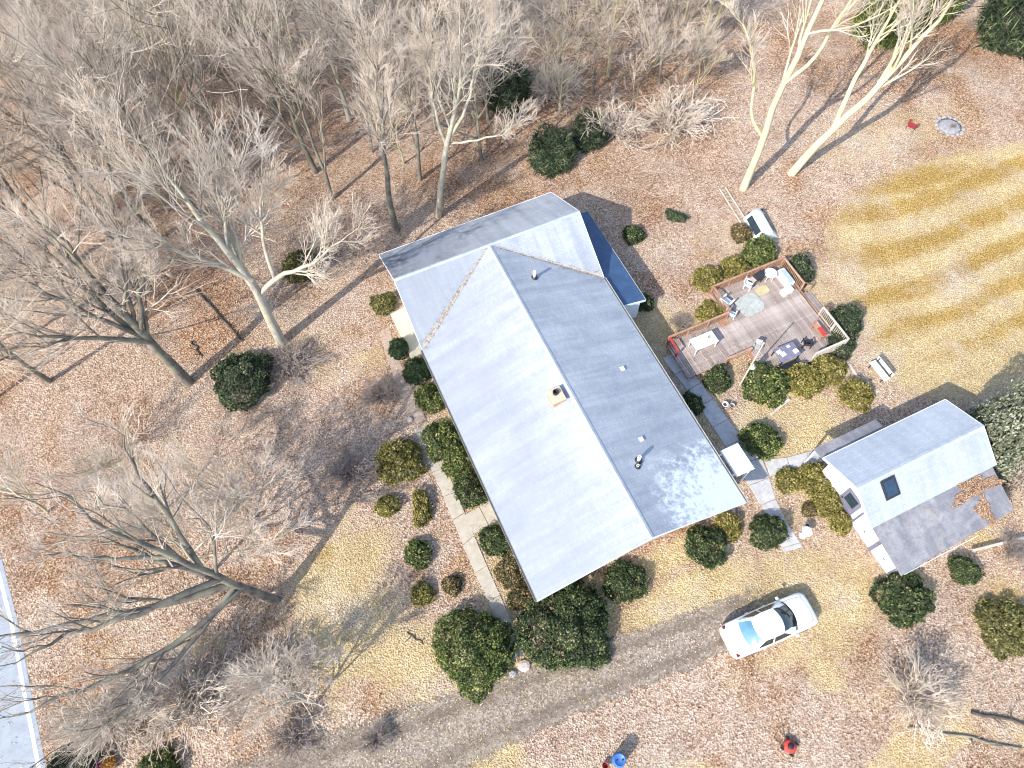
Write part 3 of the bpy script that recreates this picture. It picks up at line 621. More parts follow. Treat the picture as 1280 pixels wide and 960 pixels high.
# ------------------------------------------------------------------ garage
def build_garage():
    root = thing('garage', (GX, GY, 0), GA, label='small white garage with a skylight and a dark lean-to roof', cat='garage')
    zr, zn, z1, z2 = 3.62, 2.68, 2.43, 1.95
    obj('roof', roof_mesh('garage_roof', [[(GL,0,zr),(GL,GN,zn),(0,GN,zn),(0,0,zr)], [(0,0,zr),(0,-GS1,z1),(GL,-GS1,z1),(GL,0,zr)]], .12), MAT['shed_roof'], root)
    roof = root.children[0]
    obj('lean_to_roof', roof_mesh('garage_lean_to_roof', [[(.1,-GS1+.12,z1-.02),(.1,-GS2,z2),(GL-.55,-GS2+.25,z2+.02),(GL-.2,-GS1+.12,z1-.02)]], .10), MAT['shed_old'], root)
    mb = MB()
    for i in range(24):
        x0 = GL*i/24; x1 = x0 + GL/24*1.08; x1 = min(x1, GL)
        mb.add([(x0,-.15,zr-.06),(x0,0,zr+.035),(x0,.15,zr-.03),(x1,-.15,zr-.075),(x1,0,zr+.02),(x1,.15,zr-.045)], [(0,3,4,1),(1,4,5,2)])
    mb.build('ridge_cap', MAT['ridge'], roof)
    def bd(a, b, nm, o_):
        mb = MB(); a, b, o_ = Vector(a), Vector(b), Vector(o_)*.03
        V = [a+Vector((0,0,.01)), b+Vector((0,0,.01)), b-Vector((0,0,.17)), a-Vector((0,0,.17))]; V += [v+o_ for v in V]
        mb.add(V, [(0,1,2,3),(7,6,5,4),(0,4,5,1),(1,5,6,2),(2,6,7,3),(3,7,4,0)]).build(nm, MAT['trim'], roof)
    bd((0,0,zr),(0,GN,zn),'rake_board',(-1,0,0)); bd((0,0,zr),(0,-GS1,z1),'rake_board',(-1,0,0)); bd((GL,0,zr),(GL,GN,zn),'rake_board',(1,0,0)); bd((GL,0,zr),(GL,-GS1,z1),'rake_board',(1,0,0)); bd((0,GN,zn),(GL,GN,zn),'fascia',(0,1,0))
    X0, X1, Y0, Y1 = .55, 7.6, -4.15, 1.95
    def rz(v): return (zr - v*(zr-zn)/GN if v >= 0 else zr + v*(zr-z1)/GS1 if v >= -GS1 else z1 + (v+GS1)*(z1-z2)/(GS2-GS1)) - .13
    out = [(X0,Y1),(X0,0),(X0,-GS1),(X0,Y0),(X1,Y0),(X1,-GS1),(X1,0),(X1,Y1)]; V = []; n = len(out)
    for u, v in out: V += [(u, v, 0), (u, v, rz(v))]
    MB().add(V, [(2*i, 2*((i+1) % n), 2*((i+1) % n)+1, 2*i+1) for i in range(n)]).build('wall', MAT['siding'], root)
    MB().box(X0-.05, X1+.05, Y0-.05, Y1+.05, -.02, .12).build('foundation', MAT['stone'], root)
    # west face: door, then two panelled garage doors
    o = MB().box(X0-.06, X0-.004, -.75, .35, .12, 2.15).build('side_door', MAT['slate'], root)
    MB().box(X0-.075, X0-.061, -.55, .15, 1.1, 1.95).build('pane', MAT['glass'], o)
    MB().bevbox(X0-.12, X0-.06, .18, .25, 1.0, 1.08, .01).build('handle', MAT['dark'], o)
    for (a, b, top) in ((-2.55, -1.1, 2.1), (-4.05, -2.75, 1.75)):
        fr = MB(); fr.box(X0-.09, X0-.004, a-.09, a, .02, top+.09); fr.box(X0-.09, X0-.004, b, b+.09, .02, top+.09); fr.box(X0-.09, X0-.004, a, b, top, top+.09)
        d = fr.build('garage_door', MAT['slate'], root)
        for k in range(4):
            z0 = .06 + k*(top-.06)/4; MB().bevbox(X0-.05, X0-.004, a+.004, b-.004, z0+.012, z0+(top-.06)/4-.012, .01).build('door_panel', MAT['trim'], d)
        MB().box(X0-.085, X0-.051, (a+b)/2-.08, (a+b)/2+.08, .75, .79).build('handle', MAT['dark'], d)
    opening(root, (4, Y1), 1.0, .9, 1.0, math.pi/2, MAT['trim'], MAT['glass']); opening(root, (X1, -.6), 1.0, .9, 1.0, 0, MAT['trim'], MAT['glass'])
    # skylight on the south slope
    def sz(v): return zr + v*(zr-z1)/GS1
    def slopebox(x0, x1, y0, y1, h0, h1):
        V = []
        for h in (h0, h1): V += [(x0,y0,sz(y0)+h),(x1,y0,sz(y0)+h),(x1,y1,sz(y1)+h),(x0,y1,sz(y1)+h)]
        return MB().add(V, [(3,2,1,0),(4,5,6,7),(0,1,5,4),(1,2,6,5),(2,3,7,6),(3,0,4,7)])
    sk = slopebox(1.28, 2.12, -1.12, -.22, -.05, .10).build('skylight', MAT['dark'], roof)
    slopebox(1.38, 2.02, -1.02, -.32, .101, .115).build('skylight_pane', MAT['skyglass'], roof)
    # low eave along the north side
    ne = obj('north_awning', roof_mesh('north_awning', [[(.1,GN+.05,2.35),(4.2,GN+.05,2.35),(4.2,GN+.75,2.15),(.1,GN+.75,2.15)]], .06), MAT['shed_old'], root)
    for u in (.3, 4.0): MB().box(u-.05, u+.05, GN+.6, GN+.7, 0, 2.1).build('awning_post', MAT['trim'], root)
    MB().box(.2, 4.1, Y1+.004, GN+.05, 2.24, 2.29).build('awning_ledger', MAT['trim'], root)
    # torn edge trim of the lean-to
    MB().box(.3, 4.9, -GS2-.03, -GS2-.004, z2-.09, z2+.012).build('lean_to_fascia', MAT['trim'], root)
    return root
build_garage()
def roof_pile(name, frame, cu, cv, ru, rv, zfun, ang, n, label, seed):
    rng = np.random.default_rng(seed); a = rng.uniform(0, 2*math.pi, n); r = np.sqrt(rng.random(n)) * (1 + .35*np.sin(3*a + seed) + .2*np.sin(7*a))
    x, y = r*np.cos(a)*ru, r*np.sin(a)*rv; c, s = math.cos(ang), math.sin(ang); u, v = cu + x*c - y*s, cv + x*s + y*c
    zz = np.array([zfun(q, w) for q, w in zip(u, v)]) + .02 + np.clip(1-r, 0, 1)*.10*rng.random(n)
    P = np.array([hpos(q, w, z, frame) for q, w, z in zip(u, v, zz)])
    N_ = np.stack([rng.normal(0, .4, n), rng.normal(0, .4, n), np.ones(n)], -1); N_ /= np.linalg.norm(N_, axis=1, keepdims=True)
    V, F = cards(P, N_, rng.uniform(.04, .10, n), .75, rng, .1)
    me = mesh_np(name, V, F, attr={'rnd': np.repeat(rng.random(n), 4)}); obj(name, me, PILE, kind='stuff', label=label, cat='leaves')
PILE = m_cards('rusty_leaves', 'rnd', [(0, (.12,.06,.035)), (.4, (.29,.165,.09)), (.75, (.42,.27,.165)), (1, (.54,.40,.29))], 0, .85)
GF = (GX, GY, GA)
def gz_lean(u, v): return 2.43 + (v+1.92)*(2.43-1.95)/(4.45-1.92)
roof_pile('roof_leaves', GF, 6.2, -2.45, 1.35, .42, gz_lean, 0, 3200, 'drift of rusty leaves along the seam of the garage roofs', 3)
roof_pile('roof_leaves', GF, 6.0, -3.6, .36, .68, gz_lean, -.2, 2000, 'oval heap of rusty leaves on the dark lean-to roof', 5)
HF = (HX, HY, HA)
def valley_debris(s, seed, label, n):
    rng = np.random.default_rng(seed); t = rng.beta(1.1, 1.5, n); off = rng.normal(0, .16, n)*(1.2-t)
    u = s*HW*(1-t)*.99; v = HL - VAL*(1-t) + off - .02
    z = np.array([roofz(a, min(b, HL-.01)) for a, b in zip(u, v)]) + .03
    P = np.array([hpos(a, b, c, HF) for a, b, c in zip(u, v, z)])
    N_ = np.stack([rng.normal(0, .3, n), rng.normal(0, .3, n), np.ones(n)], -1); N_ /= np.linalg.norm(N_, axis=1, keepdims=True)
    V, F = cards(P, N_, rng.uniform(.03, .075, n), .7, rng, .1)
    me = mesh_np('valley_debris', V, F, attr={'rnd': np.repeat(rng.random(n)*.8, 4)}); obj('valley_debris', me, PILE, kind='stuff', label=label, cat='debris')
valley_debris(-1, 4, 'brown leaf debris in the roof valley above the landing slab', 620)
valley_debris(1, 6, 'brown leaf debris in the roof valley beside the blue lean-to', 380)

# ------------------------------------------------------------------ trees
def nrm(a): return a / (np.linalg.norm(a, axis=-1, keepdims=True) + 1e-9)
def children(P, R, n, tmin, ang, length, npts, rng, jit=.18, up=.08, rfac=.55, rmin=.006, taper=.35, tmax=1.0, droop=0):
    """n side branches on every polyline of P"""
    N, k, _ = P.shape; t = (tmin + (tmax-tmin) * (np.arange(n)[None] + rng.random((N, n))) / n) * (k-1)
    i = np.minimum(t.astype(int), k-2); f = (t - i)[..., None]; ii = np.arange(N)[:, None]
    p = P[ii, i]*(1-f) + P[ii, i+1]*f; tan = nrm(P[ii, i+1] - P[ii, i]); r = (R[ii, i]*(1-f[..., 0]) + R[ii, i+1]*f[..., 0]) * rfac
    a = rng.uniform(*ang, (N, n))[..., None]; rv = rng.normal(size=(N, n, 3)); perp = nrm(np.cross(tan, rv))
    d = nrm(tan*np.cos(a) + perp*np.sin(a)).reshape(-1, 3)
    plen = np.linalg.norm(np.diff(P, axis=1), axis=-1).sum(1)[:, None]
    L_ = (rng.uniform(*length, (N, n)) * plen * (1.15 - .55*t/(k-1))).reshape(-1)
    p = p.reshape(-1, 3); r = np.maximum(r.reshape(-1), rmin); Q = [p]; cur = p
    for s in range(npts-1):
        d = nrm(d + rng.normal(0, jit, d.shape) + np.array([0, 0, up - droop*s]))
        cur = cur + d * (L_/(npts-1))[:, None]; Q.append(cur)
    rr = r[:, None] * np.linspace(1, taper, npts)[None]
    return np.stack(Q, 1), np.maximum(rr, rmin*.8)
def resample(pts, rad, k=12):
    pts = np.array(pts, float); d = np.r_[0, np.cumsum(np.linalg.norm(np.diff(pts, axis=0), axis=1))]; t = np.linspace(0, d[-1], k)
    Q = np.stack([np.interp(t, d, pts[:, c]) for c in range(3)], -1)
    for _ in range(1): Q[1:-1] = (Q[:-2] + 2*Q[1:-1] + Q[2:]) / 4
    return Q, np.interp(t, d, rad)
def tree_meshes(seed, stems, n1=13, n2=7, n3=6, n4=4, limb=(.28,.5), tmin=.3, wob=.085, ang1=(.35,.85), tw=.009, up=.10):
    """stems: [(points, radii)] -> (trunk mesh, crown mesh)"""
    rng = np.random.default_rng(seed); S = [resample(p, r) for p, r in stems]
    P0 = np.stack([s[0] for s in S]); R0 = np.stack([s[1] for s in S])
    jit = rng.normal(0, .11, P0.shape); jit[:, 0] = 0; P0 = P0 + jit * (np.linspace(0, 1, P0.shape[1])[None, :, None])
    P1, R1 = children(P0, R0, n1, tmin, ang1, limb, 7, rng, wob, up, .55, .025, .3)
    P2, R2 = children(P1, R1, n2, .15, (.3,.8), (.42,.8), 6, rng, wob*1.1, up*.7, .6, .014, .4)
    P3, R3 = children(P2, R2, n3, .12, (.25,.75), (.45,.9), 5, rng, wob, up*.5, .65, tw, .5)
    P4, R4 = children(P3, R3, n4, .1, (.22,.75), (.4,.9), 3, rng, wob*1.2, up*.3, .8, tw*.7, .6)
    def join(sets):
        VV = []; FF = []; n = 0
        for P, R, s in sets: V, F = tubes(P, R, s); VV.append(V); FF.append(F + n); n += len(V)
        return np.concatenate(VV), np.concatenate(FF)
    return mesh_np('trunk', *join(((P0, R0, 9), (P1, R1, 6), (P2[::2], R2[::2], 4))), smooth=True), mesh_np('crown', *join(((P2[1::2], R2[1::2], 4), (P3, R3, 3), (P4, R4, 3))))
def put_tree(name, meshes, loc, rz, scale, bark, twig, label, group=None, cat='tree'):
    o = thing(name, loc, rz, (scale,)*3 if np.ndim(scale) == 0 else scale, label=label, cat=cat, group=group)
    for nm, me, m in (('trunk', meshes[0], bark), ('crown', meshes[1], twig)):
        c = share(nm, me, o)
        if not me.materials: me.materials.append(m)
        elif me.materials[0] != m: c.material_slots[0].link = 'OBJECT'; c.material_slots[0].material = m
    return o
def straight(rng, H, r, lean=.06, fork=None):
    d = np.array([rng.normal(0, lean), rng.normal(0, lean), 1.0]); w = rng.normal(0, .22, (6, 3)); w[0] = 0; w[:, 2] = 0
    pts = [d*H*t + w[i]*t*1.6 for i, t in enumerate(np.linspace(0, 1, 6))]; st = [(pts, np.array([r*1.25, r*.85, r*.66, r*.48, r*.28, r*.08]))]
    if fork:
        for k in range(fork):
            i = rng.integers(1, 4); b = pts[i]; a = rng.uniform(0, 6.28); q = np.array([math.cos(a), math.sin(a), 0])
            Lf = H*(1-i/5)*rng.uniform(.75, .95); sp = rng.uniform(.18, .38)
            st.append(([b, b + np.array([0,0,Lf*.25]) + q*Lf*sp*.5, b + np.array([0,0,Lf*.6]) + q*Lf*sp*.9, b + np.array([0,0,Lf]) + q*Lf*sp*1.1], np.array([r*.6, r*.42, r*.24, r*.06])))
    return st

# --- the woodland: eleven grown forms, copied
FORMS = []
for k in range(11):
    rng = np.random.default_rng(100 + k)
    Hh = [12, 13.5, 11, 14.5, 10, 12.5, 9, 13, 8.5, 11.5, 7][k]; rr = .72*[.20,.22,.17,.24,.15,.21,.12,.19,.11,.16,.09][k]
    stems = straight(rng, Hh, rr, .05, [1,2,2,1,3,2,3,0,3,2,4][k])
    FORMS.append(tree_meshes(200 + k, stems, n1=[10,7,6,9,5,6,5,15,5,6,4][k], n2=6, n3=4, n4=3, limb=(.30,.68), tmin=.2, tw=.0095, ang1=(.35,1.1), wob=.07))
WOOD = [(0,-60),(905,-60),(885,90),(830,150),(640,165),(585,225),(480,265),(400,250),(330,245),(245,300),(150,320),(120,420),(70,500),(-90,560),(-90,-60)]
def wood_sites():
    rng = np.random.default_rng(7); S = []
    for (x, y) in [(395,215),(437,150),(465,190),(505,205),(525,225),(700,140),(742,115),(760,95),(850,130),(865,125),(610,150),(90,330),(60,430),(140,300),(300,225),(35,250),(210,265),(170,200),(255,180)]:
        S.append(at(x, y)[:2])
    tries = 0
    while len(S) < 108 and tries < 9000:
        tries += 1; p = np.array([rng.uniform(-52, 18), rng.uniform(18, 64)]); q = pix(np.array([[p[0], p[1], 0]]))[0]
        if not poly_in(np.array([q[0]]), np.array([q[1]]), WOOD)[0]: continue
        if q[0] < -45 or q[1] < -12: continue
        if min(np.linalg.norm(p - s) for s in S) < 2.4: continue
        S.append(p)
    return S
rngw = np.random.default_rng(21)
for i, p in enumerate(wood_sites()):
    q = pix(np.array([[p[0], p[1], 0]]))[0]
    right = q[0] > 600
    f = int(rngw.integers(0, 11)) if not right else int(rngw.choice([1, 3, 6, 7, 8, 10]))
    s = rngw.uniform(.82, 1.15) * (.8 if right else 1)
    bk = [MAT['bark_pale'], MAT['bark_dark'], MAT['bark_lichen'], MAT['bark_dark']][int(rngw.integers(0, 4))]
    put_tree('woodland_tree', FORMS[f], (p[0], p[1], -.03), rngw.uniform(0, 6.28), s, bk, MAT['twig'],
             'bare %s tree with %s bark in the leafless wood behind the house' % (['forked', 'forked', 'forked', 'forked', 'many-stemmed', 'forked', 'many-stemmed', 'single-stemmed', 'many-stemmed', 'forked', 'low bushy'][f], 'dark' if bk == MAT['bark_dark'] else 'pale grey' if bk == MAT['bark_pale'] else 'yellowish'), 'bare trees of the wood behind the house')

for (x, y, f, sc, lab) in ((205,640,8,.75,'thin bare sapling with wispy crown behind the wide dark-limbed tree'), (318,648,6,.7,'wispy bare sapling between the wide dark-limbed tree and the leafy bed'), (60,640,4,.7,'wispy bare sapling close to the street verge')):
    b = at(x, y); put_tree('sapling', FORMS[f], (b[0], b[1], -.03), x*.1, sc, MAT['bark_lichen'], MAT['twig'], lab)
# --- single trees with their own build
def rel(base, *pts):
    """stem points given as (dx, dy, z) metres from the base"""
    return [np.array(p, float) for p in pts]
def big(name, px, stems, seed, bark, twig, label, **kw):
    b = at(*px); fr = .63 if bark == MAT['bark_yellow'] else .78 if seed == 307 else .66; stems = [(p_, np.array(r_)*fr*(.74 if seed == 307 and k_ == 0 else 1)) for k_, (p_, r_) in enumerate(stems)]
    put_tree(name, tree_meshes(seed, stems, **kw), (b[0], b[1], -.05), 0, 1, bark, twig, label)
big('pale_tree', (929,236), [
    ([(0,0,0),(.15,.1,3.5),(.1,.1,7),(.3,.2,11),(.7,.6,15),(1.0,1,19)], [.46,.36,.31,.25,.15,.04]),
    ([(.05,.1,4.6),(-1.2,.3,6.2),(-1.6,.5,9),(-2.4,.8,11.2),(-3.6,.8,13)], [.19,.16,.13,.08,.03]),
    ([(.2,.15,8.8),(1.4,.1,10.3),(1.9,.4,13),(2.8,.8,16)], [.2,.17,.11,.03])], 301, MAT['bark_yellow'], MAT['twig'],
    'tall yellow-barked bare tree standing beside the ladder', n1=7, n2=5, n3=5, n4=3, tmin=.4, limb=(.2,.38))
big('forked_tree', (989,217), [
    ([(0,0,0),(.9,-.1,3.2),(2.0,-.1,5.4),(3.4,.1,7.6),(4.8,.6,11),(5.6,.9,14)], [.5,.38,.33,.28,.2,.07]),
    ([(1.4,-.1,4.2),(1.6,.5,6.5),(2.0,.9,9.5),(2.6,1.4,13.5)], [.27,.24,.18,.05]),
    ([(3.0,.1,7.0),(3.5,.6,9),(3.8,1.2,11.5),(4.1,1.5,14)], [.2,.17,.11,.04])], 302, MAT['bark_yellow'], MAT['twig'],
    'yellow-barked bare tree with a leaning forked trunk at the lawn edge', n1=7, n2=5, n3=5, n4=3, tmin=.42, limb=(.2,.38))
big('forked_tree', (548,271), [
    ([(0,0,0),(.6,.1,3.5),(1.3,.2,6.5),(2.2,.4,10),(2.9,.6,15)], [.36,.29,.25,.17,.04]),
    ([(1.2,.2,6.2),(.8,.3,8.5),(.7,.6,11),(.9,.8,14)], [.17,.14,.1,.03]),
    ([(1.3,.2,6.6),(2.6,.2,8.8),(3.4,.4,11.5),(4,.8,14)], [.17,.14,.1,.03]),
    ([(1.25,.2,6.4),(2.9,-.2,6.9),(4.6,-.2,7.4),(6.2,.2,8.4)], [.12,.1,.07,.02])], 303, MAT['bark_pale'], MAT['twig'],
    'bare tree forking into several stems close behind the rear roof slope', n1=8, n2=6, n3=5, n4=4, tmin=.45, limb=(.22,.42))
big('stout_tree', (496,288), [([(0,0,0),(-.1,.1,2.6),(.2,.4,5.5),(.5,.8,9),(.7,1.2,13)], [.36,.29,.22,.13,.03])], 304, MAT['bark_dark'], MAT['twig'],
    'single-stemmed bare tree behind the mouldy end of the rear roof slope', n1=13, n2=6, n3=6, n4=4, tmin=.4, limb=(.22,.4))
big('pale_tree', (352,428), [
    ([(0,0,0),(.1,.1,3),(.3,.2,6.2),(-.3,.4,9),(-.9,.8,12),(-1.6,1.2,15)], [.52,.42,.36,.27,.17,.04]),
    ([(.25,.2,5.0),(1.6,.3,6.4),(2.9,-.1,7.4),(4.6,-.2,8.4),(6.5,.4,9.6)], [.24,.22,.17,.12,.03]),
    ([(.3,.2,6.4),(-.9,-.1,8.4),(-2.2,-.6,10),(-4.4,-.8,12)], [.26,.22,.15,.04]),
    ([(1.5,.3,6.3),(1.4,1.0,8.2),(2.0,1.6,10.4),(2.8,2.3,13)], [.18,.15,.1,.03])], 305, MAT['bark_pale'], MAT['twig'],
    'big pale-barked bare tree with a stout right-hand limb near the fallen log', n1=9, n2=7, n3=6, n4=4, tmin=.35, limb=(.25,.48))
big('dark_tree', (236,478), [
    ([(0,0,0),(-.2,.1,3.2),(-.5,.3,6.2),(-.8,.7,9.5),(-1.2,1.2,13)], [.5,.42,.34,.2,.05]),
    ([(-.3,.15,4.2),(-1.4,.6,6.8),(-2.4,1.4,9.4),(-3.4,2.2,12)], [.25,.21,.15,.04]),
    ([(-.3,.15,4.6),(-1.5,-.8,6.6),(-2.8,-1.6,8.2),(-4.8,-2.2,10)], [.24,.19,.13,.03]),
    ([(-.4,.2,5.4),(.6,1.0,7.8),(1.0,1.8,10.4),(1.5,2.6,13)], [.2,.17,.11,.03]),
    ([(-.4,.2,5.0),(-1.8,.1,7.4),(-3.0,.2,9.5),(-4.4,.4,12)], [.2,.17,.11,.03])], 306, MAT['bark_dark'], MAT['twig'],
    'dark-trunked bare tree fanning into many limbs left of the fallen log', n1=8, n2=6, n3=6, n4=4, tmin=.32, limb=(.25,.45))
big('dark_tree', (346,750), [
    ([(0,0,0),(-.6,0,2.8),(-1.4,.2,5.4),(-2.5,.5,8),(-3.8,1.0,11),(-4.6,1.6,14)], [.42,.34,.27,.21,.13,.03]),
    ([(-.9,.1,3.8),(-2.6,-.8,5.0),(-4.6,-1.5,6.0),(-6.8,-2.2,7),(-9,-2.6,8)], [.25,.21,.17,.12,.03]),
    ([(-1.2,.1,4.8),(-3.2,-1.4,6.6),(-5.4,-2.4,7.6),(-7.2,-3.6,9)], [.2,.17,.12,.03]),
    ([(-.7,0,3.2),(-2.2,-2.0,4.2),(-4.2,-3.6,4.8),(-6.6,-4.6,5.4),(-8.4,-5.6,6.2)], [.2,.18,.15,.11,.03]),
    ([(-1.6,.3,5.8),(-2.2,1.8,8),(-2.8,3.0,10),(-3,4.2,12)], [.17,.14,.1,.03]),
    ([(-2.4,.5,7.6),(-4.4,.2,8.6),(-6.4,.4,9.6)], [.15,.11,.03]),
    ([(-1.0,.1,4.0),(-3.0,.6,5.6),(-5.2,1.4,6.8),(-7.6,1.8,8)], [.2,.16,.11,.03]),
    ([(-.9,0,3.6),(-2.6,-3.0,4.0),(-4.0,-5.0,4.6),(-6,-6.6,5.2)], [.16,.13,.09,.03]),
    ([(-2.0,.4,6.8),(-3.6,1.8,8.2),(-5.2,3.0,9.6)], [.15,.1,.03])], 307, MAT['bark_dark'], MAT['twig'],
    'wide dark-limbed bare tree spreading over the front yard towards the street', n1=6, n2=5, n3=4, n4=3, tmin=.3, limb=(.24,.45), wob=.16)
big('young_tree', (262,720), [
    ([(0,0,0),(-.1,.3,2),(.1,.6,4),(.3,1.2,7)], [.16,.13,.09,.02]), ([(0,.5,2.4),(-1.4,1.4,4.2),(-2.4,2.8,6)], [.08,.06,.02]), ([(0,.5,2.6),(2.0,1.4,4.4),(4.2,2.6,6.2)], [.08,.06,.02]), ([(0,.5,2.2),(2.4,.2,3.6),(4.8,.2,5)], [.08,.06,.02])], 308, MAT['bark_pale'], MAT['twig'],
    'small bare yard tree with mossy stem behind the wide dark-limbed tree', n1=9, n2=6, n3=6, n4=4, tmin=.35, limb=(.35,.6))
big('pale_tree', (1300,170), [([(0,0,0),(-.2,.2,2.5),(-.6,.5,5),(-1,1,8)], [.2,.16,.12,.03]), ([(-.3,.3,3),(-1.8,.2,4.2),(-3.0,.6,5.6)], [.1,.08,.02])], 309, MAT['bark_yellow'], MAT['twig'],
    'pale bare tree reaching in over the far lawn corner', n1=8, n2=5, n3=5, n4=3, tmin=.3, limb=(.25,.45))
big('yard_tree', (180,905), [([(0,0,0),(.1,.1,1.6),(.1,.3,3.2),(0,.5,5)], [.12,.1,.07,.02]), ([(.05,.1,1.2),(1.0,.5,2.6),(1.8,.9,4)], [.07,.05,.02]), ([(.05,.1,1.2),(-.9,.3,2.6),(-1.6,.3,4)], [.07,.05,.02])], 310, MAT['bark_pale'], MAT['twig'],
    'low pale bare tree behind the bright flower pots', n1=9, n2=6, n3=6, n4=4, tmin=.25, limb=(.35,.6))
big('yard_tree', (395,880), [([(0,0,0),(-.3,.2,1.6),(-.6,.5,3.2),(-.9,.9,5)], [.12,.1,.07,.02]), ([(-.1,.1,1.0),(-1.4,.1,2.4),(-2.4,.2,3.6)], [.07,.05,.02]), ([(-.1,.1,1.2),(.6,.8,2.8),(1,1.4,4)], [.07,.05,.02])], 311, MAT['bark_pale'], MAT['twig'],
    'low pale bare tree beside the drive entrance', n1=9, n2=6, n3=6, n4=4, tmin=.25, limb=(.35,.6))

# ------------------------------------------------------------------ shrubs
def lump(D, rng, n=14, amp=.22, w=5):
    C = nrm(rng.normal(size=(n, 3))); C[:, 2] = np.abs(C[:, 2]); a = rng.uniform(-.5, 1, n)*amp
    return 1 + (np.exp(w*(D @ C.T - 1)) * a).sum(1)
def shrub_mesh(seed, n, leaf, aspect=.6, amp=.22, shell=.55, conic=0, low=-.15, align=.4):
    rng = np.random.default_rng(seed); D = nrm(rng.normal(size=(n*2, 3))); D = D[D[:, 2] > low][:n]; n = len(D)
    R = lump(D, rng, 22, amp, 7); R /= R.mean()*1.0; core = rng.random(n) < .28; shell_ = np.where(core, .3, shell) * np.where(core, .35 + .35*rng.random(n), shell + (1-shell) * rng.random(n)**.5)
    # leaves gathered in sprays: gaps between them show the dark inside
    C = nrm(rng.normal(size=(130, 3))); cid = (D @ C.T).argmax(1); near = (D @ C.T).max(1); near = .8 + .2*np.clip((near-.93)/.07, 0, 1); R *= .74 + .30*(near-.8)/.2 * rng.uniform(.6, 1.1, n); R *= rng.uniform(.86, 1.10, 130)[cid]
    spray = (rng.random(n) < .10) & ~core & (near > .9); R = np.where(spray, R*rng.uniform(1.02, 1.22, n), R)
    P = D*R[:, None]; P[:, 2] = np.maximum(P[:, 2] + .12, .02)
    if conic: k = 1 - np.clip(P[:, 2], 0, 1)*conic; P[:, :2] *= k[:, None]
    N_ = nrm(D*align + rng.normal(0, .5, (n, 3)))
    V, F = cards(P, N_, leaf*rng.uniform(.6, 1.3, n)*np.where(core, 1.7, 1), aspect, rng)
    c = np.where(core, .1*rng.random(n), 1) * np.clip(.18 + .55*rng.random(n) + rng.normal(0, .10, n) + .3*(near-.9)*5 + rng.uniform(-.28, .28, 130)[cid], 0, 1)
    fo = mesh_np('foliage', V, F, attr={'rnd': np.repeat(c, 4)})
    k = 26; d = nrm(np.stack([rng.normal(0, 1, k), rng.normal(0, 1, k), rng.uniform(.4, 1.6, k)], -1))
    P0 = np.stack([d*t*np.array([1, 1, 1]) for t in (0, .25, .45, .6)], 1); P0[:, 0] = d*.03*np.array([1,1,0]); P0[:, 1:] += rng.normal(0, .03, (k, 3, 3)); P0[:, 0, 2] = 0
    if conic: P0[..., :2] *= (1 - np.clip(P0[..., 2:3], 0, 1)*conic)
    V, F = tubes(P0, np.tile(np.array([.03, .022, .014, .006]), (k, 1)), 4)
    la, lo = np.meshgrid(np.linspace(-.1, math.pi/2-.12, 5), np.arange(10)*math.pi/5, indexing='ij'); rb = .56*rng.uniform(.88, 1.08, la.shape)
    B = np.stack([rb*np.cos(la)*np.cos(lo), rb*np.cos(la)*np.sin(lo), np.maximum(rb*np.sin(la)+.05, .01)], -1).reshape(-1, 3)
    if conic: B[:, :2] *= (1 - np.clip(B[:, 2:3], 0, 1)*conic)
    bi = np.array([[a*10+b, a*10+(b+1) % 10, a*10+10+(b+1) % 10, a*10+10+b] for a in range(4) for b in range(10)] + [[40, 42, 44, 47]])
    F = np.concatenate([F, bi + len(V)]); V = np.concatenate([V, B]); st = mesh_np('stems', V, F); st.materials.append(MAT['log'])
    return fo, st
SH = {'s': [shrub_mesh(s, 2600, .15, .6, .28) for s in (1, 2, 3)], 'm': [shrub_mesh(s, 5600, .098, .6, .26) for s in (4, 5, 6)], 'l': [shrub_mesh(s, 15000, .058, .6, .2) for s in (7, 8)],
      'g': [shrub_mesh(9, 6000, .08, .6, .05, .75), shrub_mesh(10, 6000, .08, .6, .05, .75)], 'n': [shrub_mesh(11, 4200, .26, .10, .6, .25, .25, -.15, .1)], 't': [shrub_mesh(12, 4200, .085, .5, .28, .45, .55)]}
def shrub(px, py, rpx, kind, mat, label, hf=.85, ry=1, name='shrub', rz=None, zf=None, group=None):
    """rpx: half-width in photo px, converted to metres on the spot"""
    r = rpx / ppm(px, py) * 1.02; Hh = r*hf; b = at(px, py, Hh*.35)
    rr = random.Random(int(px*7 + py)); fo, st = SH[kind][rr.randrange(len(SH[kind]))]
    o = thing(name, (b[0], b[1], 0), rr.uniform(0, 6.28) if rz is None else rz, (r, r*ry, Hh), label=label, cat='shrub', group=group)
    f = share('foliage', fo, o)
    if not fo.materials: fo.materials.append(LEAF[mat])
    if fo.materials[0] != LEAF[mat]: f.material_slots[0].link = 'OBJECT'; f.material_slots[0].material = LEAF[mat]
    share('stems', st, o)
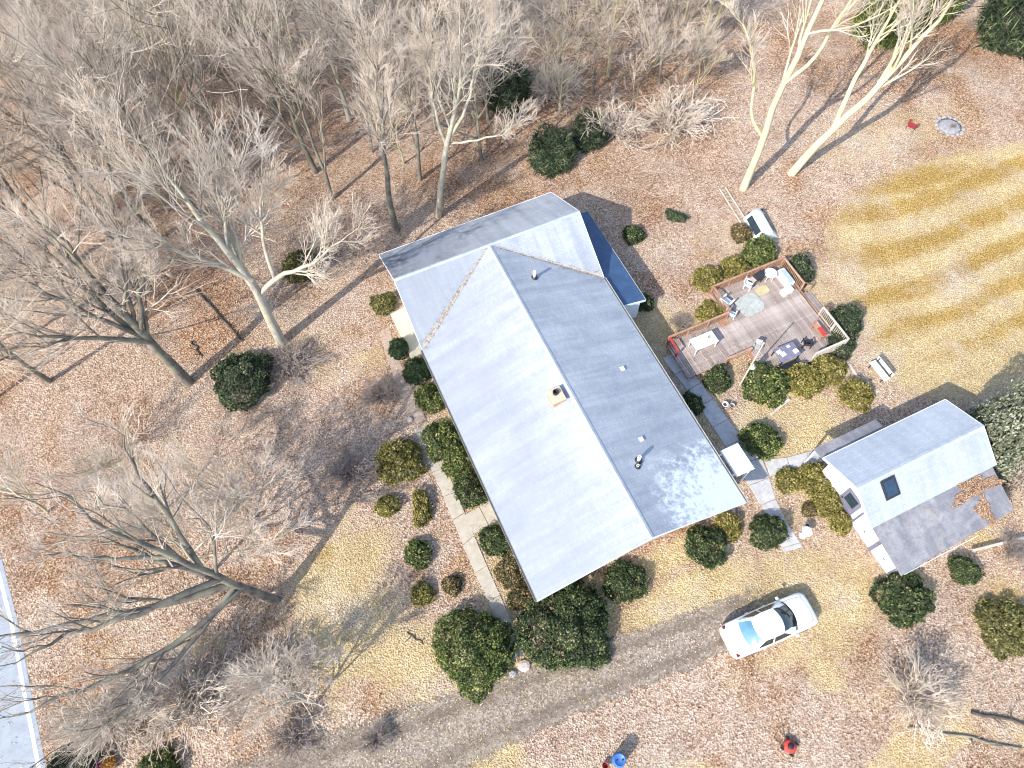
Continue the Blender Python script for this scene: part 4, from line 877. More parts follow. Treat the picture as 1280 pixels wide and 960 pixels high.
SHRUBS = [
    (498,436,13,'g','globe','small clipped dark globe shrub beside the cream landing slab',1.5,1),
    (521,464,17,'g','globe','large clipped dark globe shrub just past the south end of the cream landing slab',1.3,1),
    (541,496,19,'m','green','loose green shrub between the large dark globe and the door hedge',1.1,1),
    (556,550,24,'m','green','bushy green shrub at the head of the front walk, against the house',1.0,1),
    (574,578,21,'m','green','middle green shrub of the three between the leafy walk and the door walk',1.0,1),
    (591,612,21,'m','dark','dark rounded shrub on the north side of the front door walk',1.0,1),
    (621,676,20,'m','dark','dark rounded shrub on the south side of the front door walk',1.0,1),
    (640,712,21,'m','rusty','browned shrub under the west eave, between two others of its bed',1.0,1),
    (652,746,16,'s','rusty','small rusty shrub at the south-west corner of the house',1.1,1),
    (500,574,28,'m','olive','broad yellow-olive shrub in the leafy bed beside the front walk',.8,1),
    (482,633,14,'s','olive','small olive shrub next to the oblong yellow one',.9,1),
    (528,634,20,'s','olive','oblong yellow-olive shrub close to the front walk',.75,.65),
    (521,690,17,'s','green','tufted bright green shrub alone in the leafy bed',.95,1),
    (529,743,14,'s','olive','small mustard shrub in the bed north of the big rounded yew',1.0,1),
    (566,731,12,'s','rusty','little brownish shrub in the bed next to the front walk',1.0,1),
    (596,815,47,'l','green','big mottled green rounded bush west of the front walk',.85,1),
    (713,782,55,'l','dark','biggest dark evergreen bush, below the south gable',.8,.92),
    (782,724,25,'m','dark','greyish dark shrub touching the south gable beside the biggest bush',.8,1),
    (880,681,25,'m','dark','dark round shrub below the flaking south-east roof corner',.95,1),
    (911,660,17,'s','olive','small olive shrub between two dark round shrubs south of the house',.9,1),
    (959,662,21,'m','dark','dark round shrub beside the curved end of the side walk',1.1,1),
    (953,549,23,'m','green','round green shrub just north of the white door canopy',.9,1),
    (897,474,17,'m','dark','dark shrub beside the brick stack at the deck corner',1.0,1),
    (863,506,14,'s','dark','shaded dark shrub next to the light well frame',1.2,1),
    (986,598,16,'s','olive','low olive shrub beside the walk to the garage',.8,1),
    (1019,597,21,'m','olive','yellow-olive shrub in front of the garage corner',.9,1),
    (1036,628,19,'m','olive','round olive shrub facing the grey garage side door',.9,1),
    (1012,638,9,'s','rusty','tiny brown shrub beside the olive one facing the garage',1.0,1),
    (1051,655,14,'s','olive','small round olive shrub beside the first garage door',.9,1),
    (885,348,18,'m','olive','yellow-green round shrub outside the deck rail, farthest from the vehicle cap',.9,1),
    (918,334,17,'m','olive','yellow-green round shrub in the middle of the row outside the deck rail',.9,1),
    (951,316,20,'m','green','green round shrub at the end of the white vehicle cap',1.1,1),
    (998,338,20,'m','spruce','ragged dark shrub outside the deck corner by the cooler bench',1.0,1),
    (886,392,16,'m','olive','olive shrub in the inner corner of the deck',.9,1),
    (928,291,13,'s','rusty','small brown-green shrub beside the ladder',1.0,1),
    (1054,402,21,'m','spruce','ragged dark shrub beside the deck steps',1.0,1),
    (1052,429,17,'m','spruce','ragged dark shrub at the white deck railing corner',1.0,1),
    (960,482,27,'m','green','big fresh green shrub beside the tall white pole',.85,1),
    (1005,476,23,'m','olive','yellow-olive hedge shrub next to the fresh green one',.8,1),
    (1033,460,21,'m','olive','yellow-olive hedge shrub under the deck corner',.8,1),
    (1072,492,20,'m','olive','lone round yellow-olive shrub beside the white bench',.9,1),
    (845,271,12,'s','spruce','low dark ground shrub alone in the leafy rear yard',.6,.7),
    (793,293,13,'s','dark','dark low shrub standing clear of the blue lean-to',1.0,1),
    (806,379,10,'s','dark','dark shrub tucked against the white end of the blue lean-to',1.4,1),
    (1131,750,32,'m','dark','dark round bush at the garage corner under the second door',.85,1),
    (1204,711,18,'m','dark','dark bush under the lean-to edge of the garage',.9,1),
    (303,470,36,'l','spruce','dark evergreen shrub alone near the foot of the big pale-barked tree',.9,1),
    (1262,785,34,'m','moss','loose mossy green thicket past the garage, over the yard edge',.6,1),
    (92,958,30,'m','spruce','dark spruce shrub beside the bright flower pots by the street',1.2,1),
    (200,962,24,'m','green','low green shrub near the bright flower pots, away from the street',.8,1),
    (378,330,22,'m','moss','greenish shrub under the limb of the big pale-barked tree',1.0,1),
    (478,378,15,'s','moss','mossy shrub at the north corner of the house by the landing',.9,1),
    (1262,545,48,'l','sage','pale sage-leaved tree-like bush beyond the garage gable',2.1,1),
]
for (x, y, r, k, m, lab, hf, ry) in SHRUBS: shrub(x, y, r, k, m, lab, hf, ry)
# conifers at the edge of the wood
def conifer(px, py, Hh, r, mat, label, kind='n'):
    b = at(px, py); fo, st = SH[kind][0]
    o = thing('conifer', (b[0], b[1], 0), random.Random(px).uniform(0, 6), (r, r, Hh), label=label, cat='tree')
    f = share('crown', fo, o)
    if not fo.materials: fo.materials.append(LEAF[mat])
    if fo.materials[0] != LEAF[mat]: f.material_slots[0].link = 'OBJECT'; f.material_slots[0].material = LEAF[mat]
    share('trunk', st, o)
conifer(692,200,1.3,2.1,'spruce','feathery dark evergreen at the wood edge behind the house')
conifer(738,174,1.1,1.7,'spruce','smaller dark evergreen half hidden by pale twigs beside the feathery one')
conifer(632,128,2.6,2.2,'spruce','dark evergreen inside the wood among bare stems')
conifer(1105,42,5,3.0,'green','broad green evergreen behind the leaning forked trunk')
conifer(1165,15,4.5,2.6,'green','green evergreen between the forked tree and the lawn corner')
conifer(1255,48,4,3.4,'spruce','wide dark evergreen at the far corner of the lawn')
# bare thickets
def thicket_mesh(seed, n):
    rng = np.random.default_rng(seed); d = nrm(np.stack([rng.normal(0, 1, n), rng.normal(0, 1, n), rng.uniform(.5, 1.7, n)], -1))
    P0 = np.stack([d*t for t in (0, .3, .6, .85, 1.0)], 1)*rng.uniform(.7, 1.1, (n, 1, 1)); P0[:, 0, :2] = rng.normal(0, .12, (n, 2)); P0[:, 0, 2] = 0
    P0[:, 1:] += rng.normal(0, .05, (n, 4, 3)); P0[:, -1, 2] -= .12; R0 = np.tile(np.array([.022, .018, .014, .01, .006]), (n, 1))
    P1, R1 = children(P0, R0, 6, .2, (.3, .9), (.3, .55), 4, rng, .2, .02, .7, .008, .6)
    P2, R2 = children(P1, R1, 3, .2, (.3, .9), (.4, .7), 3, rng, .2, 0, .7, .006, .6)
    VV = []; FF = []; k = 0
    for P, R, s in ((P0, R0, 4), (P1, R1, 3), (P2, R2, 3)):
        V, F = tubes(P, R, s); V[:, 2] = np.maximum(V[:, 2], 0); VV.append(V); FF.append(F+k); k += len(V)
    return mesh_np('stems', np.concatenate(VV), np.concatenate(FF))
TH = [thicket_mesh(40+i, 46) for i in range(3)]
for (x, y, r, Hh, m, lab) in [
    (476,498,30,1.5,'twig_dark','dark bare twiggy thicket next to the leafy walk'), (438,592,34,1.6,'twig_dark','dark bare thicket on the yard slope beside the broad olive shrub'),
    (366,922,34,1.2,'twig_dark','low dark bare thicket beside the drive entrance'), (1140,872,50,2.6,'twig','pale bare fountain-shaped bush below the garage yard'),
    (840,160,52,2.8,'twig','dense pale arching bare bush at the wood edge'), (770,170,45,2.4,'twig','dense pale arching bare bush in front of the smaller evergreen'),
    (690,120,45,2.6,'twig','pale bare bush among stems behind the feathery evergreen'), (850,408,16,.8,'twig_dark','scruffy brown bare shrub outside the low deck arm'),
    (1262,608,34,2.4,'twig','pale bare bush against the lean-to end of the garage'), (1262,690,22,1.0,'twig_dark','brown bare scrub beside the pale timber rail'),
    (370,455,40,1.0,'twig_dark','dark bare undergrowth at the foot of the big pale-barked tree'), (245,875,70,2.6,'twig','pale bare bush in the front yard beside the wide dark-limbed tree'),
    (345,850,62,1.8,'twig','broad pale bare bush north of the drive entrance'), (150,900,60,2.0,'twig','pale bare bush behind the dark spruce shrub near the street'), (470,925,26,.8,'twig_dark','dead brown brush at the edge of the drive'), (1190,160,5,.3,'twig_dark','charred sticks heaped in the fire ring')]:
    rr = r/ppm(x, y); b = at(x, y); random.seed(x)
    o = thing('bare_bush', (b[0], b[1], 0 if rr > .4 else .05), random.uniform(0, 6), (rr, rr, Hh), label=lab, cat='bush' if rr > .4 else 'sticks')
    me = TH[x % 3]; c = share('stems', me, o)
    if not me.materials: me.materials.append(MAT[m])
    if me.materials[0] != MAT[m]: c.material_slots[0].link = 'OBJECT'; c.material_slots[0].material = MAT[m]

# ------------------------------------------------------------------ deck
DF = (DX, DY, DA); DZ = .42
def dthing(name, u, v, z, rz=0, **kw): p = hpos(u, v, z, DF); return thing(name, p, DA + rz, **kw)
def build_deck():
    root = thing('deck', (DX, DY, 0), DA, label='weathered grey plank deck with orange-stained rails behind the house', cat='deck')
    rr = random.Random(5)
    pl = {}
    def plank(u, v0, v1):
        k = (round(v0, 2), round(v1, 2))
        if k not in pl: pl[k] = MB().bevbox(-.064, .064, v0, v1, -.035, 0, .008).mesh('plank'); pl[k].materials.append(MAT['plank'])
        o = share('plank', pl[k], root); o.location = (u, rr.uniform(-.015, .015), DZ + rr.uniform(-.004, .004))
    u = -.62
    while u < 4.62: plank(u, -4.3, 2.5); u += .142
    u = -5.0
    while u < -.70: plank(u, -2.2, .45); u += .142
    fr = MB()
    for v in (-4.25, -2, .4, 2.4): fr.box(-.62, 4.6, v, v+.06, .08, DZ-.045)
    for v in (-2.1, .3): fr.box(-5.0, -.75, v, v+.06, .08, DZ-.045)
    fr.box(-.70, -.66, -4.3, 2.5, .05, DZ-.002); fr.box(4.68, 4.72, -4.3, 2.5, .05, DZ-.002); fr.build('joists', MAT['stain'], root)
    for (a, b) in ((-.5, -4.1), (4.4, -4.1), (-.5, 2.3), (4.4, 2.3), (-4.8, -2), (-4.8, .3), (2, -4.1), (2, 2.3)): MB().box(a-.06, a+.06, b-.06, b+.06, 0, DZ-.04).build('footing_post', MAT['greywood'], root)
    def rail(a, b, m, hgt=.85, bal=True, cap=.13, post_m=None):
        a, b = np.array(a), np.array(b); L_ = np.linalg.norm(b-a); d = (b-a)/L_; ang = math.atan2(d[1], d[0])
        cm = MB().bevbox(-.03, L_+.03, -cap/2, cap/2, hgt-.035, hgt, .008); r = cm.build('top_rail', m, root, loc=(a[0], a[1], DZ), rz=ang)
        MB().box(0, L_, -.02, .02, .10, .15).build('bottom_rail', m, r)
        n = max(1, round(L_/1.5))
        for i in range(n+1): MB().box(L_*i/n-.045, L_*i/n+.045, -.045, .045, -.3, hgt-.04).build('rail_post', post_m or m, r)
        if bal:
            k = int(L_/.13); bm_ = MB().box(-.018, .018, -.018, .018, .15, hgt-.035).mesh('baluster'); bm_.materials.append(m)
            for i in range(1, k):
                o = share('baluster', bm_, r); o.location = (L_*i/k, 0, 0)
    st = MAT['stain']; gw = MAT['greywood']
    rail((-.64, 2.46), (4.62, 2.46), st); rail((4.62, 2.4), (4.62, .25), st); rail((-.64, 2.4), (-.64, .55), st)
    rail((-4.95, .42), (-.75, .42), st, .8); rail((4.62, -1.75), (4.62, -4.24), gw); rail((4.55, -4.26), (2.3, -4.26), gw); rail((-2.45, -2.22), (-.72, -2.22), st, .5, False)
    rail((-4.97, .35), (-4.97, -.6), MAT['redpaint'], .8, False)
    # steps on the lawn side, with stained handrails
    for i in range(2): MB().bevbox(4.73+.34*i, 5.07+.34*i, -1.62, .12, 0, DZ-.14*(i+1), .02).build('step', MAT['plank'], root)
    for v in (.2, -1.7):
        MB().add([(4.7,v-.05,DZ+.84),(5.5,v-.05,.62),(5.5,v+.05,.62),(4.7,v+.05,DZ+.84),(4.7,v-.05,DZ+.90),(5.5,v-.05,.68),(5.5,v+.05,.68),(4.7,v+.05,DZ+.90)], [(3,2,1,0),(4,5,6,7),(0,1,5,4),(1,2,6,5),(2,3,7,6),(3,0,4,7)]).build('handrail', st, root)
        MB().box(5.4, 5.49, v-.045, v+.045, 0, .62).build('rail_post', st, root)
    # wide stained landing boards
    for i in range(5): MB().bevbox(-1.35+i*.135, -1.222+i*.135, .02, .40, DZ+.004, DZ+.03, .006).build('stained_board', st, root)
build_deck()
def armchair(u, v, rz, m, label, sc=1.0, group=None):
    o = dthing('armchair', u, v, DZ, rz, scale=(sc,)*3, label=label, cat='chair', group=group)
    MB().bevbox(-.26, .26, -.25, .27, .36, .41, .02).build('seat', m, o); MB().add([(-.28,.25,.40),(.28,.25,.40),(.30,.40,.88),(-.30,.40,.88),(-.28,.29,.40),(.28,.29,.40),(.30,.44,.88),(-.30,.44,.88)], [(0,1,2,3),(7,6,5,4),(0,4,5,1),(1,5,6,2),(2,6,7,3),(3,7,4,0)]).build('backrest', m, o)
    for s in (-1, 1):
        MB().bevbox(s*.31-.05, s*.31+.05, -.27, .36, .60, .64, .01).build('armrest', m, o)
        for y in (-.23, .26): MB().add([(s*.30-.03,y-.03,0),(s*.30+.03,y-.03,0),(s*.30+.03,y+.03,0),(s*.30-.03,y+.03,0),(s*.28-.03,y-.03,.6),(s*.28+.03,y-.03,.6),(s*.28+.03,y+.03,.6),(s*.28-.03,y+.03,.6)], [(3,2,1,0),(4,5,6,7),(0,1,5,4),(1,2,6,5),(2,3,7,6),(3,0,4,7)]).build('leg', m, o)
    return o
def du(px, py, z=DZ): p = at(px, py, z); return to_local(p[0], p[1], DX, DY, DA)
def deck_leaves():
    rng = np.random.default_rng(77); n = 1500; A = rng.random(n) < .7
    u = np.where(A, rng.uniform(-.6, 4.6, n), rng.uniform(-4.9, -.7, n)); v = np.where(A, rng.uniform(-4.2, 2.4, n), rng.uniform(-2.1, .4, n))
    e = np.where(A, np.minimum.reduce([u+.6, 4.6-u, v+4.2, 2.4-v]), np.minimum(v+2.1, .4-v)); k = rng.random(n) < np.clip(.9 - e*.8, .12, 1); u, v = u[k], v[k]; n = len(u)
    P = np.array([hpos(a, b, DZ+.02, DF) for a, b in zip(u, v)]); N_ = nrm(np.stack([rng.normal(0, .35, n), rng.normal(0, .35, n), np.ones(n)], -1))
    V, F = cards(P, N_, rng.uniform(.05, .12, n), .7, rng, .12)
    obj('deck_leaves', mesh_np('deck_leaves', V, F, attr={'rnd': np.repeat(rng.random(n), 4)}), PILE, kind='stuff', label='dead leaves blown against the edges of the plank deck', cat='leaves')
deck_leaves()
u, v = du(908,378,.7); armchair(u, v, 1.9, MAT['wplastic'], 'white plastic armchair at the short stained rail of the deck')
u, v = du(915,392,.7); armchair(u, v, 2.2, MAT['trim'], 'smaller grey-white chair beside the white plastic armchair', .72)
u, v = du(936,356,.7); armchair(u, v, .6, MAT['wplastic'], 'white plastic chair pulled up to the black grill', .8)
u, v = du(946,349,.8); g = dthing('grill', u, v, DZ, .2, label='black lidded barbecue grill at the stained deck rail', cat='grill')
MB().bevbox(-.32, .32, -.22, .22, .55, .78, .03).build('firebox', MAT['black'], g)
V = []; F = []
for i in range(7):
    a = math.pi*i/6; V += [(-.32, -.22*math.cos(a), .785+.20*math.sin(a)), (.32, -.22*math.cos(a), .785+.20*math.sin(a))]
for i in range(6): F.append((2*i, 2*i+1, 2*i+3, 2*i+2))
F += [[2*i for i in range(7)], [2*i+1 for i in range(7)][::-1]]
MB().add(V, [f[::-1] for f in map(list, F)]).build('lid', MAT['dark'], g); MB().box(-.62, -.34, -.2, .2, .72, .75).build('side_shelf', MAT['greywood'], g)
for a in (-.27, .27):
    for b in (-.17, .17): MB().box(a-.02, a+.02, b-.02, b+.02, 0, .55).build('leg', MAT['black'], g)
u, v = du(961,346,.7); t = dthing('round_table', u, v, DZ, label='round white patio table between the grill and the cooler bench', cat='table')
MB().lathe([(.36, .66), (.40, .68), (.40, .70), (.37, .715)], 28).build('table_top', MAT['wplastic'], t)
for k in range(4):
    a = k*math.pi/2+.4; MB().tube([(.30*math.cos(a), .30*math.sin(a), 0), (.24*math.cos(a), .24*math.sin(a), .66)], [.022, .018], 8).build('leg', MAT['trim'], t)
u, v = du(981,348,.6); t = dthing('cooler_bench', u, v, DZ, .0, label='long pale storage bench with blue-grey cushion along the deck rail', cat='bench')
MB().bevbox(-.28, .28, -.62, .62, 0, .42, .02).build('box', MAT['wplastic'], t); MB().bevbox(-.12, .25, -.55, .5, .424, .50, .03).build('cushion', MAT['bluegrey'], t); MB().bevbox(-.27, -.14, -.6, .6, .424, .44, .005).build('lid_strip', MAT['trim'], t)
u, v = du(983,365,.5); t = dthing('storage_box', u, v, DZ, .1, label='low white box beside the stained stair rail', cat='box')
MB().bevbox(-.36, .36, -.2, .2, 0, .28, .02).build('body', MAT['wplastic'], t); MB().bevbox(-.38, .38, -.22, .22, .282, .34, .02).build('lid', MAT['trim'], t)
for (cx, cy, a, b, m, nm, lab) in ((937,381,.85,.75,'greenish','deck_mat','worn pale green mat on the deck in front of the white armchair'), (953,363,.45,.32,'yellowm','deck_mat','straw-yellow mat on the deck before the round table')):
    u, v = du(cx, cy); rng = np.random.default_rng(int(cx)); n = 26
    poly = [(a*math.copysign(abs(math.cos(t))**.55, math.cos(t))*rng.uniform(.94, 1.03), b*math.copysign(abs(math.sin(t))**.55, math.sin(t))*rng.uniform(.94, 1.03)) for t in np.linspace(0, 2*math.pi, n, endpoint=False)]
    p = hpos(u, v, DZ, DF); MB().prism(poly, .010, .022).build(nm, MAT[m], None, loc=p, rz=DA+.1, label=lab, cat='mat')
def table(u, v, rz, a, b, h, m, legm, label, nm='patio_table'):
    t = dthing(nm, u, v, DZ, rz, label=label, cat='table'); MB().bevbox(-a, a, -b, b, h-.04, h, .012).build('table_top', m, t)
    for x in (-a+.07, a-.07):
        for y in (-b+.07, b-.07): MB().box(x-.025, x+.025, y-.025, y+.025, 0, h-.04).build('leg', legm, t)
    return t
u, v = du(880,426,1.1); table(u, v, 0, .78, .42, .74, MAT['wplastic'], MAT['trim'], 'white rectangular folding table on the lower deck arm', 'folding_table')
MB().lathe([(.06, 0), (.085, .10), (.08, .10), (.055, .015)], 14).build('bowl', MAT['greenish'], None, loc=hpos(u+.35, v+.05, DZ+.742, DF), label='small grey-green bowl on the white folding table', cat='bowl')
u, v = du(984,440,1.1); table(u, v, .0, .68, .48, .72, MAT['slate'], MAT['black'], 'slate-coloured patio table by the yellow-olive hedge')
for (a, b, w, d, h, lab) in ((-.48, .18, .14, .11, .1, 'white carton at the house-side corner of the slate table'), (-.33, -.05, .15, .13, .06, 'pale blue-white tray on the slate table next to the carton'), (.45, -.18, .12, .13, .12, 'white box at the hedge-side end of the slate table'), (.25, .28, .10, .08, .05, 'small white dish on the slate table near the deck boards')):
    o = thing('carton', hpos(u+a, v+b, DZ+.722, DF), DA+.15, label=lab, cat='box')
    MB().bevbox(-w, w, -d, d, 0, h, .012).build('body', MAT['wplastic'], o); MB().box(-w*.9, w*.9, -.012, .012, h+.001, h+.006).build('tape_seam', MAT['trim'], o)
u, v = du(986,457,.8); b_ = dthing('bench', u, v, DZ, 0, label='black bench on the hedge side of the slate table', cat='bench')
MB().bevbox(-.6, .6, -.15, .15, .40, .44, .01).build('seat', MAT['black'], b_)
for x in (-.5, .5): MB().box(x-.03, x+.03, -.12, .12, 0, .40).build('leg', MAT['black'], b_)
u, v = du(1024,413,.7); b_ = dthing('bench', u, v, DZ, math.pi/2, label='red and orange slatted bench inside the white deck railing', cat='bench')
for k in range(3): MB().bevbox(-.55, .55, -.2+.14*k, -.08+.14*k, .40, .43, .006).build('slat', MAT['stain'], b_)
MB().bevbox(-.5, .1, -.18, .16, .434, .50, .03).build('cushion', MAT['redpaint'], b_)
for x in (-.45, .45): MB().box(x-.04, x+.04, -.2, .2, 0, .398).build('leg', MAT['stain'], b_)
u, v = du(1008,430,.6); armchair(u, v, 2.6, MAT['dark'], 'dark patio chair at the railing end of the slate table', .8)
u, v = du(946,434,.6); armchair(u, v, -.8, MAT['stone'], 'grey patio chair where the deck arm meets the main deck', .7)

# ------------------------------------------------------------------ garden objects
def gthing(name, px, py, rz=0, z=0, **kw): p = at(px, py); return thing(name, (p[0], p[1], z), rz, **kw)
p = gthing('pole', 925, 481, label='tall thin pale pole with a birdhouse rising beside the fresh green shrub', cat='pole')
MB().tube([(0,0,0),(0,0,2.4),(.02,.02,4.75)], [.05,.045,.035], 10).build('shaft', MAT['greywood'], p); MB().lathe([(.03,0),(.06,.04),(.05,.10),(.01,.13)], 12, (.02,.02,4.75)).build('finial', MAT['greywood'], p)
bh = MB().bevbox(.05,.25,-.1,.1,2.05,2.30,.01).build('birdhouse', MAT['trim'], p); MB().add([(.02,-.14,2.30),(.28,-.14,2.30),(.28,.14,2.30),(.02,.14,2.30),(.15,-.14,2.42),(.15,.14,2.42)], [(0,1,4),(2,3,5),(1,2,5,4),(3,0,4,5),(3,2,1,0)]).build('roof', MAT['greywood'], bh)
# pickup cap lying on the ground
def build_cap():
    a, b = at(937,266), at(961,309); ang = math.atan2(b[1]-a[1], b[0]-a[0]); c = (at(941,289) + at(959,281))/2
    o = thing('pickup_cap', (c[0], c[1], 0), ang, label='white pickup bed cap with a dark side window standing on the leaves', cat='truck cap')
    L_, w0, w1, h = 1.05, .78, .30, .74
    V = []; 
    for x, k in ((-L_, 1), (-L_*.5, 1), (L_*.5, 1), (L_*.93, .97), (L_, .9)):
        V += [(x,-w0,0),(x,-w0*.985*k,.10),(x,-w1*1.03*k,h*.86*k),(x,-w1*.86*k,h*.97*k),(x,0,h*1.02*k),(x,w1*.86*k,h*.97*k),(x,w1*1.03*k,h*.86*k),(x,w0*.985*k,.10),(x,w0,0)]
    n = 9; F = [(i*n+j, i*n+j+1, (i+1)*n+j+1, (i+1)*n+j) for i in range(4) for j in range(n-1)] + [list(range(n))[::-1], list(range(4*n, 5*n))]
    F = [f[::-1] for f in map(list, F)]
    MB().add(V, F).build('shell', MAT['wplastic'], o, True)
    for s in (-1, 1):       # side windows lie on the sloping sides
        def q(x, t, e): y = w0*.985 + (w1*1.03 - w0*.985)*t; z = .10 + (h*.86-.10)*t; return (x, s*(y + e*.9), z + e*.35)
        for nm, m, x0, x1, t0, t1, e in (('window', 'trim', -.86, .74, .14, .90, .006), ('pane', 'glass', -.80, .68, .20, .84, .014)):
            f = [q(x0,t0,e), q(x1,t0,e), q(x1,t1,e), q(x0,t1,e)]; mb = MB(); mb.add(f, [(0,1,2,3) if s < 0 else (3,2,1,0)]); mb.build(nm, MAT[m], o)
    MB().box(-L_-.02, -L_-.002, -w0*.75, w0*.75, .08, h*.8).build('rear_hatch', MAT['glass'], o)
build_cap()
def lying(name, p0, p1, z, w, h, m, label, cat, n=1):
    a, b = at(*p0), at(*p1); L_ = np.linalg.norm(b-a); ang = math.atan2(b[1]-a[1], b[0]-a[0])
    o = MB().bevbox(0, L_, -w/2, w/2, z, z+h, min(w, h)*.15).build(name, m, None, loc=(a[0], a[1], 0), rz=ang, label=label, cat=cat); return o
lying('timber', (963,519), (986,500), .03, .16, .14, MAT['greywood'], 'short pale timber lying below the fresh green shrub', 'timber')
lying('timber', (1212,690), (1300,668), .25, .14, .14, MAT['greywood'], 'long pale timber rail running out from the garage lean-to', 'timber')
lying('board', (1058,452), (1073,473), .03, .14, .05, MAT['greywood'], 'pale board lying between the deck corner and the white bench', 'board')
lying('timber', (1040,438), (1020,449), .03, .12, .1, MAT['greywood'], 'grey timber on the ground under the deck railing', 'timber')
# wooden ladder lying by the yellow tree
a, b = at(903,236), at(945,303); L_ = np.linalg.norm(b-a); ld = thing('ladder', (a[0], a[1], .03), math.atan2(b[1]-a[1], b[0]-a[0]), label='pale wooden ladder lying from the yellow-barked tree to the pickup cap', cat='ladder')
for s in (-1, 1): MB().bevbox(0, L_, s*.22-.035, s*.22+.035, 0, .08, .008).build('rail', MAT['greywood'], ld)
rg = MB().tube([(0,-.20,.04),(0,.20,.04)], .02, 8).mesh('rung'); rg.materials.append(MAT['greywood'])
for i in range(int(L_/.32)): o = share('rung', rg, ld); o.location = (.2+i*.32, 0, 0)
# bench near the lawn
a, b = at(1086,455), at(1106,480); c = (a+b)/2; bn = thing('garden_bench', (c[0], c[1], 0), math.atan2(b[1]-a[1], b[0]-a[0]), label='white slatted garden bench at the corner of the lawn', cat='bench')
for k in range(3): MB().bevbox(-.7, .7, -.22+.15*k, -.10+.15*k, .40, .44, .008).build('slat', MAT['wplastic'], bn)
for k in range(2): MB().bevbox(-.7, .7, .26, .30, .56+.16*k, .68+.16*k, .008).build('back_slat', MAT['wplastic'], bn)
for x in (-.55, .55):
    MB().box(x-.03, x+.03, -.2, -.14, 0, .398).build('leg', MAT['dark'], bn); MB().box(x-.03, x+.03, .20, .258, 0, .84).build('leg', MAT['dark'], bn)
# fallen logs and branches
def log(p0, p1, r, label, m='log', z=None, seed=1):
    rng = np.random.default_rng(seed); a, b = at(*p0), at(*p1); t = np.linspace(0, 1, 8)[:, None]; P = a + (b-a)*t + rng.normal(0, .05, (8, 3)); P[:, 2] = r*.9
    o = thing('fallen_log', (a[0], a[1], 0), label=label, cat='log'); MB().tube(P - np.array([a[0], a[1], 0]), np.linspace(r, r*.6, 8), 9).build('stem', MAT[m], o, True)
    for k in range(3):
        i = 2+2*k; s = P[i] - np.array([a[0], a[1], 0]); d = nrm(rng.normal(size=3)); d[2] = abs(d[2])*.6+.2; MB().tube([s, s+d*.4, s+d*.75+np.array([0,0,-.05])], [r*.45, r*.3, r*.12], 6).build('stub', MAT[m], o, True)
log((244,361),(304,427),.09,'straight dark log lying on the rusty leaves under the big pale-barked tree', seed=2)
log((239,425),(252,447),.06,'short dark branch lying below the straight dark log', seed=3)
log((1214,890),(1300,908),.09,'dark fallen branch in the yard below the mossy thicket', seed=4)
log((1135,908),(1275,935),.07,'longer fallen branch below the pale fountain-shaped bush', 'bark_dark', seed=5)
log((508,792),(530,806),.04,'crooked dark stick lying in the bed beside the big mottled bush', seed=6)
# fire ring and red chair on the far lawn
o = gthing('fire_ring', 1187, 158, label='ring of grey stones around ashes near the red camp chair', cat='fire pit')
rng = np.random.default_rng(8); st_m = []
for k in range(3):
    me = MB().lathe([(.08,0),(.13,.04),(.12,.10),(.06,.14)], 7).mesh('stone'); 
    for v_ in me.vertices: v_.co *= 1 + .25*rng.random()
    me.materials.append(MAT['ash']); st_m.append(me)
for k in range(15):
    a = 2*math.pi*k/15; s = share('stone', st_m[k % 3], o); s.location = (.95*math.cos(a)*rng.uniform(.95,1.05), .95*math.sin(a)*rng.uniform(.95,1.05), -.03); s.rotation_euler = (0,0,a*3)
MB().lathe([(.85,.01),(.6,.05),(.2,.09)], 18).build('ash_bed', MAT['ash'], o, True)
o = gthing('camp_chair', 1137, 162, 2.4, label='dark red folding camp chair standing by the fire ring', cat='chair')
MB().add([(-.25,-.25,.42),(.25,-.25,.42),(.25,.22,.36),(-.25,.22,.36),(0,0,.33)], [(0,1,4),(1,2,4),(2,3,4),(3,0,4)]).build('seat', MAT['redcloth'], o)
MB().add([(-.26,.23,.36),(.26,.23,.36),(.28,.40,.86),(-.28,.40,.86),(-.26,.245,.36),(.26,.245,.36),(.28,.415,.86),(-.28,.415,.86)], [(0,1,2,3),(7,6,5,4),(0,4,5,1),(1,5,6,2),(2,6,7,3),(3,7,4,0)]).build('backrest', MAT['redcloth'], o)
for s in (-1, 1):
    MB().bevbox(s*.31-.035, s*.31+.035, -.26, .3, .58, .61, .006).build('armrest', MAT['redcloth'], o)
    MB().tube([(s*.27,-.25,0),(s*.27,.28,.6)], .014, 6).build('leg', MAT['dark'], o); MB().tube([(s*.27,.28,0),(s*.27,-.25,.6)], .014, 6).build('leg', MAT['dark'], o)
# birdbath, planters, barrel, mower, flower pots
o = gthing('birdbath', 1003, 669, label='white stone birdbath at the end of the side walk', cat='birdbath')
MB().lathe([(.20,0),(.20,.05),(.09,.12),(.07,.55),(.12,.62)], 18).build('pedestal', MAT['wplastic'], o, True); MB().lathe([(.10,.621),(.26,.70),(.28,.74),(.24,.74),(.08,.68)], 24).build('basin', MAT['wplastic'], o, True)
def pot(px, py, r, h, m, label, plant=None, name='planter', pm=None):
    o = gthing(name, px, py, label=label, cat='planter'); MB().lathe([(r*.7,0),(r,h),(r*1.08,h),(r*1.08,h+.04),(r*.9,h+.04),(r*.88,h-.03)], 18).build('pot', MAT[m], o, True); MB().lathe([(r*.87,h-.05),(r*.5,h-.02)], 14).build('soil', MAT['log'], o)
    if plant:
        fo, st = SH['s'][0]; f = share('foliage', fo, o); f.location = (0,0,h-.03); f.scale = (r*1.5, r*1.5, r*1.4); f.material_slots[0].link = 'OBJECT'; f.material_slots[0].material = pm or LEAF[plant]
    return o
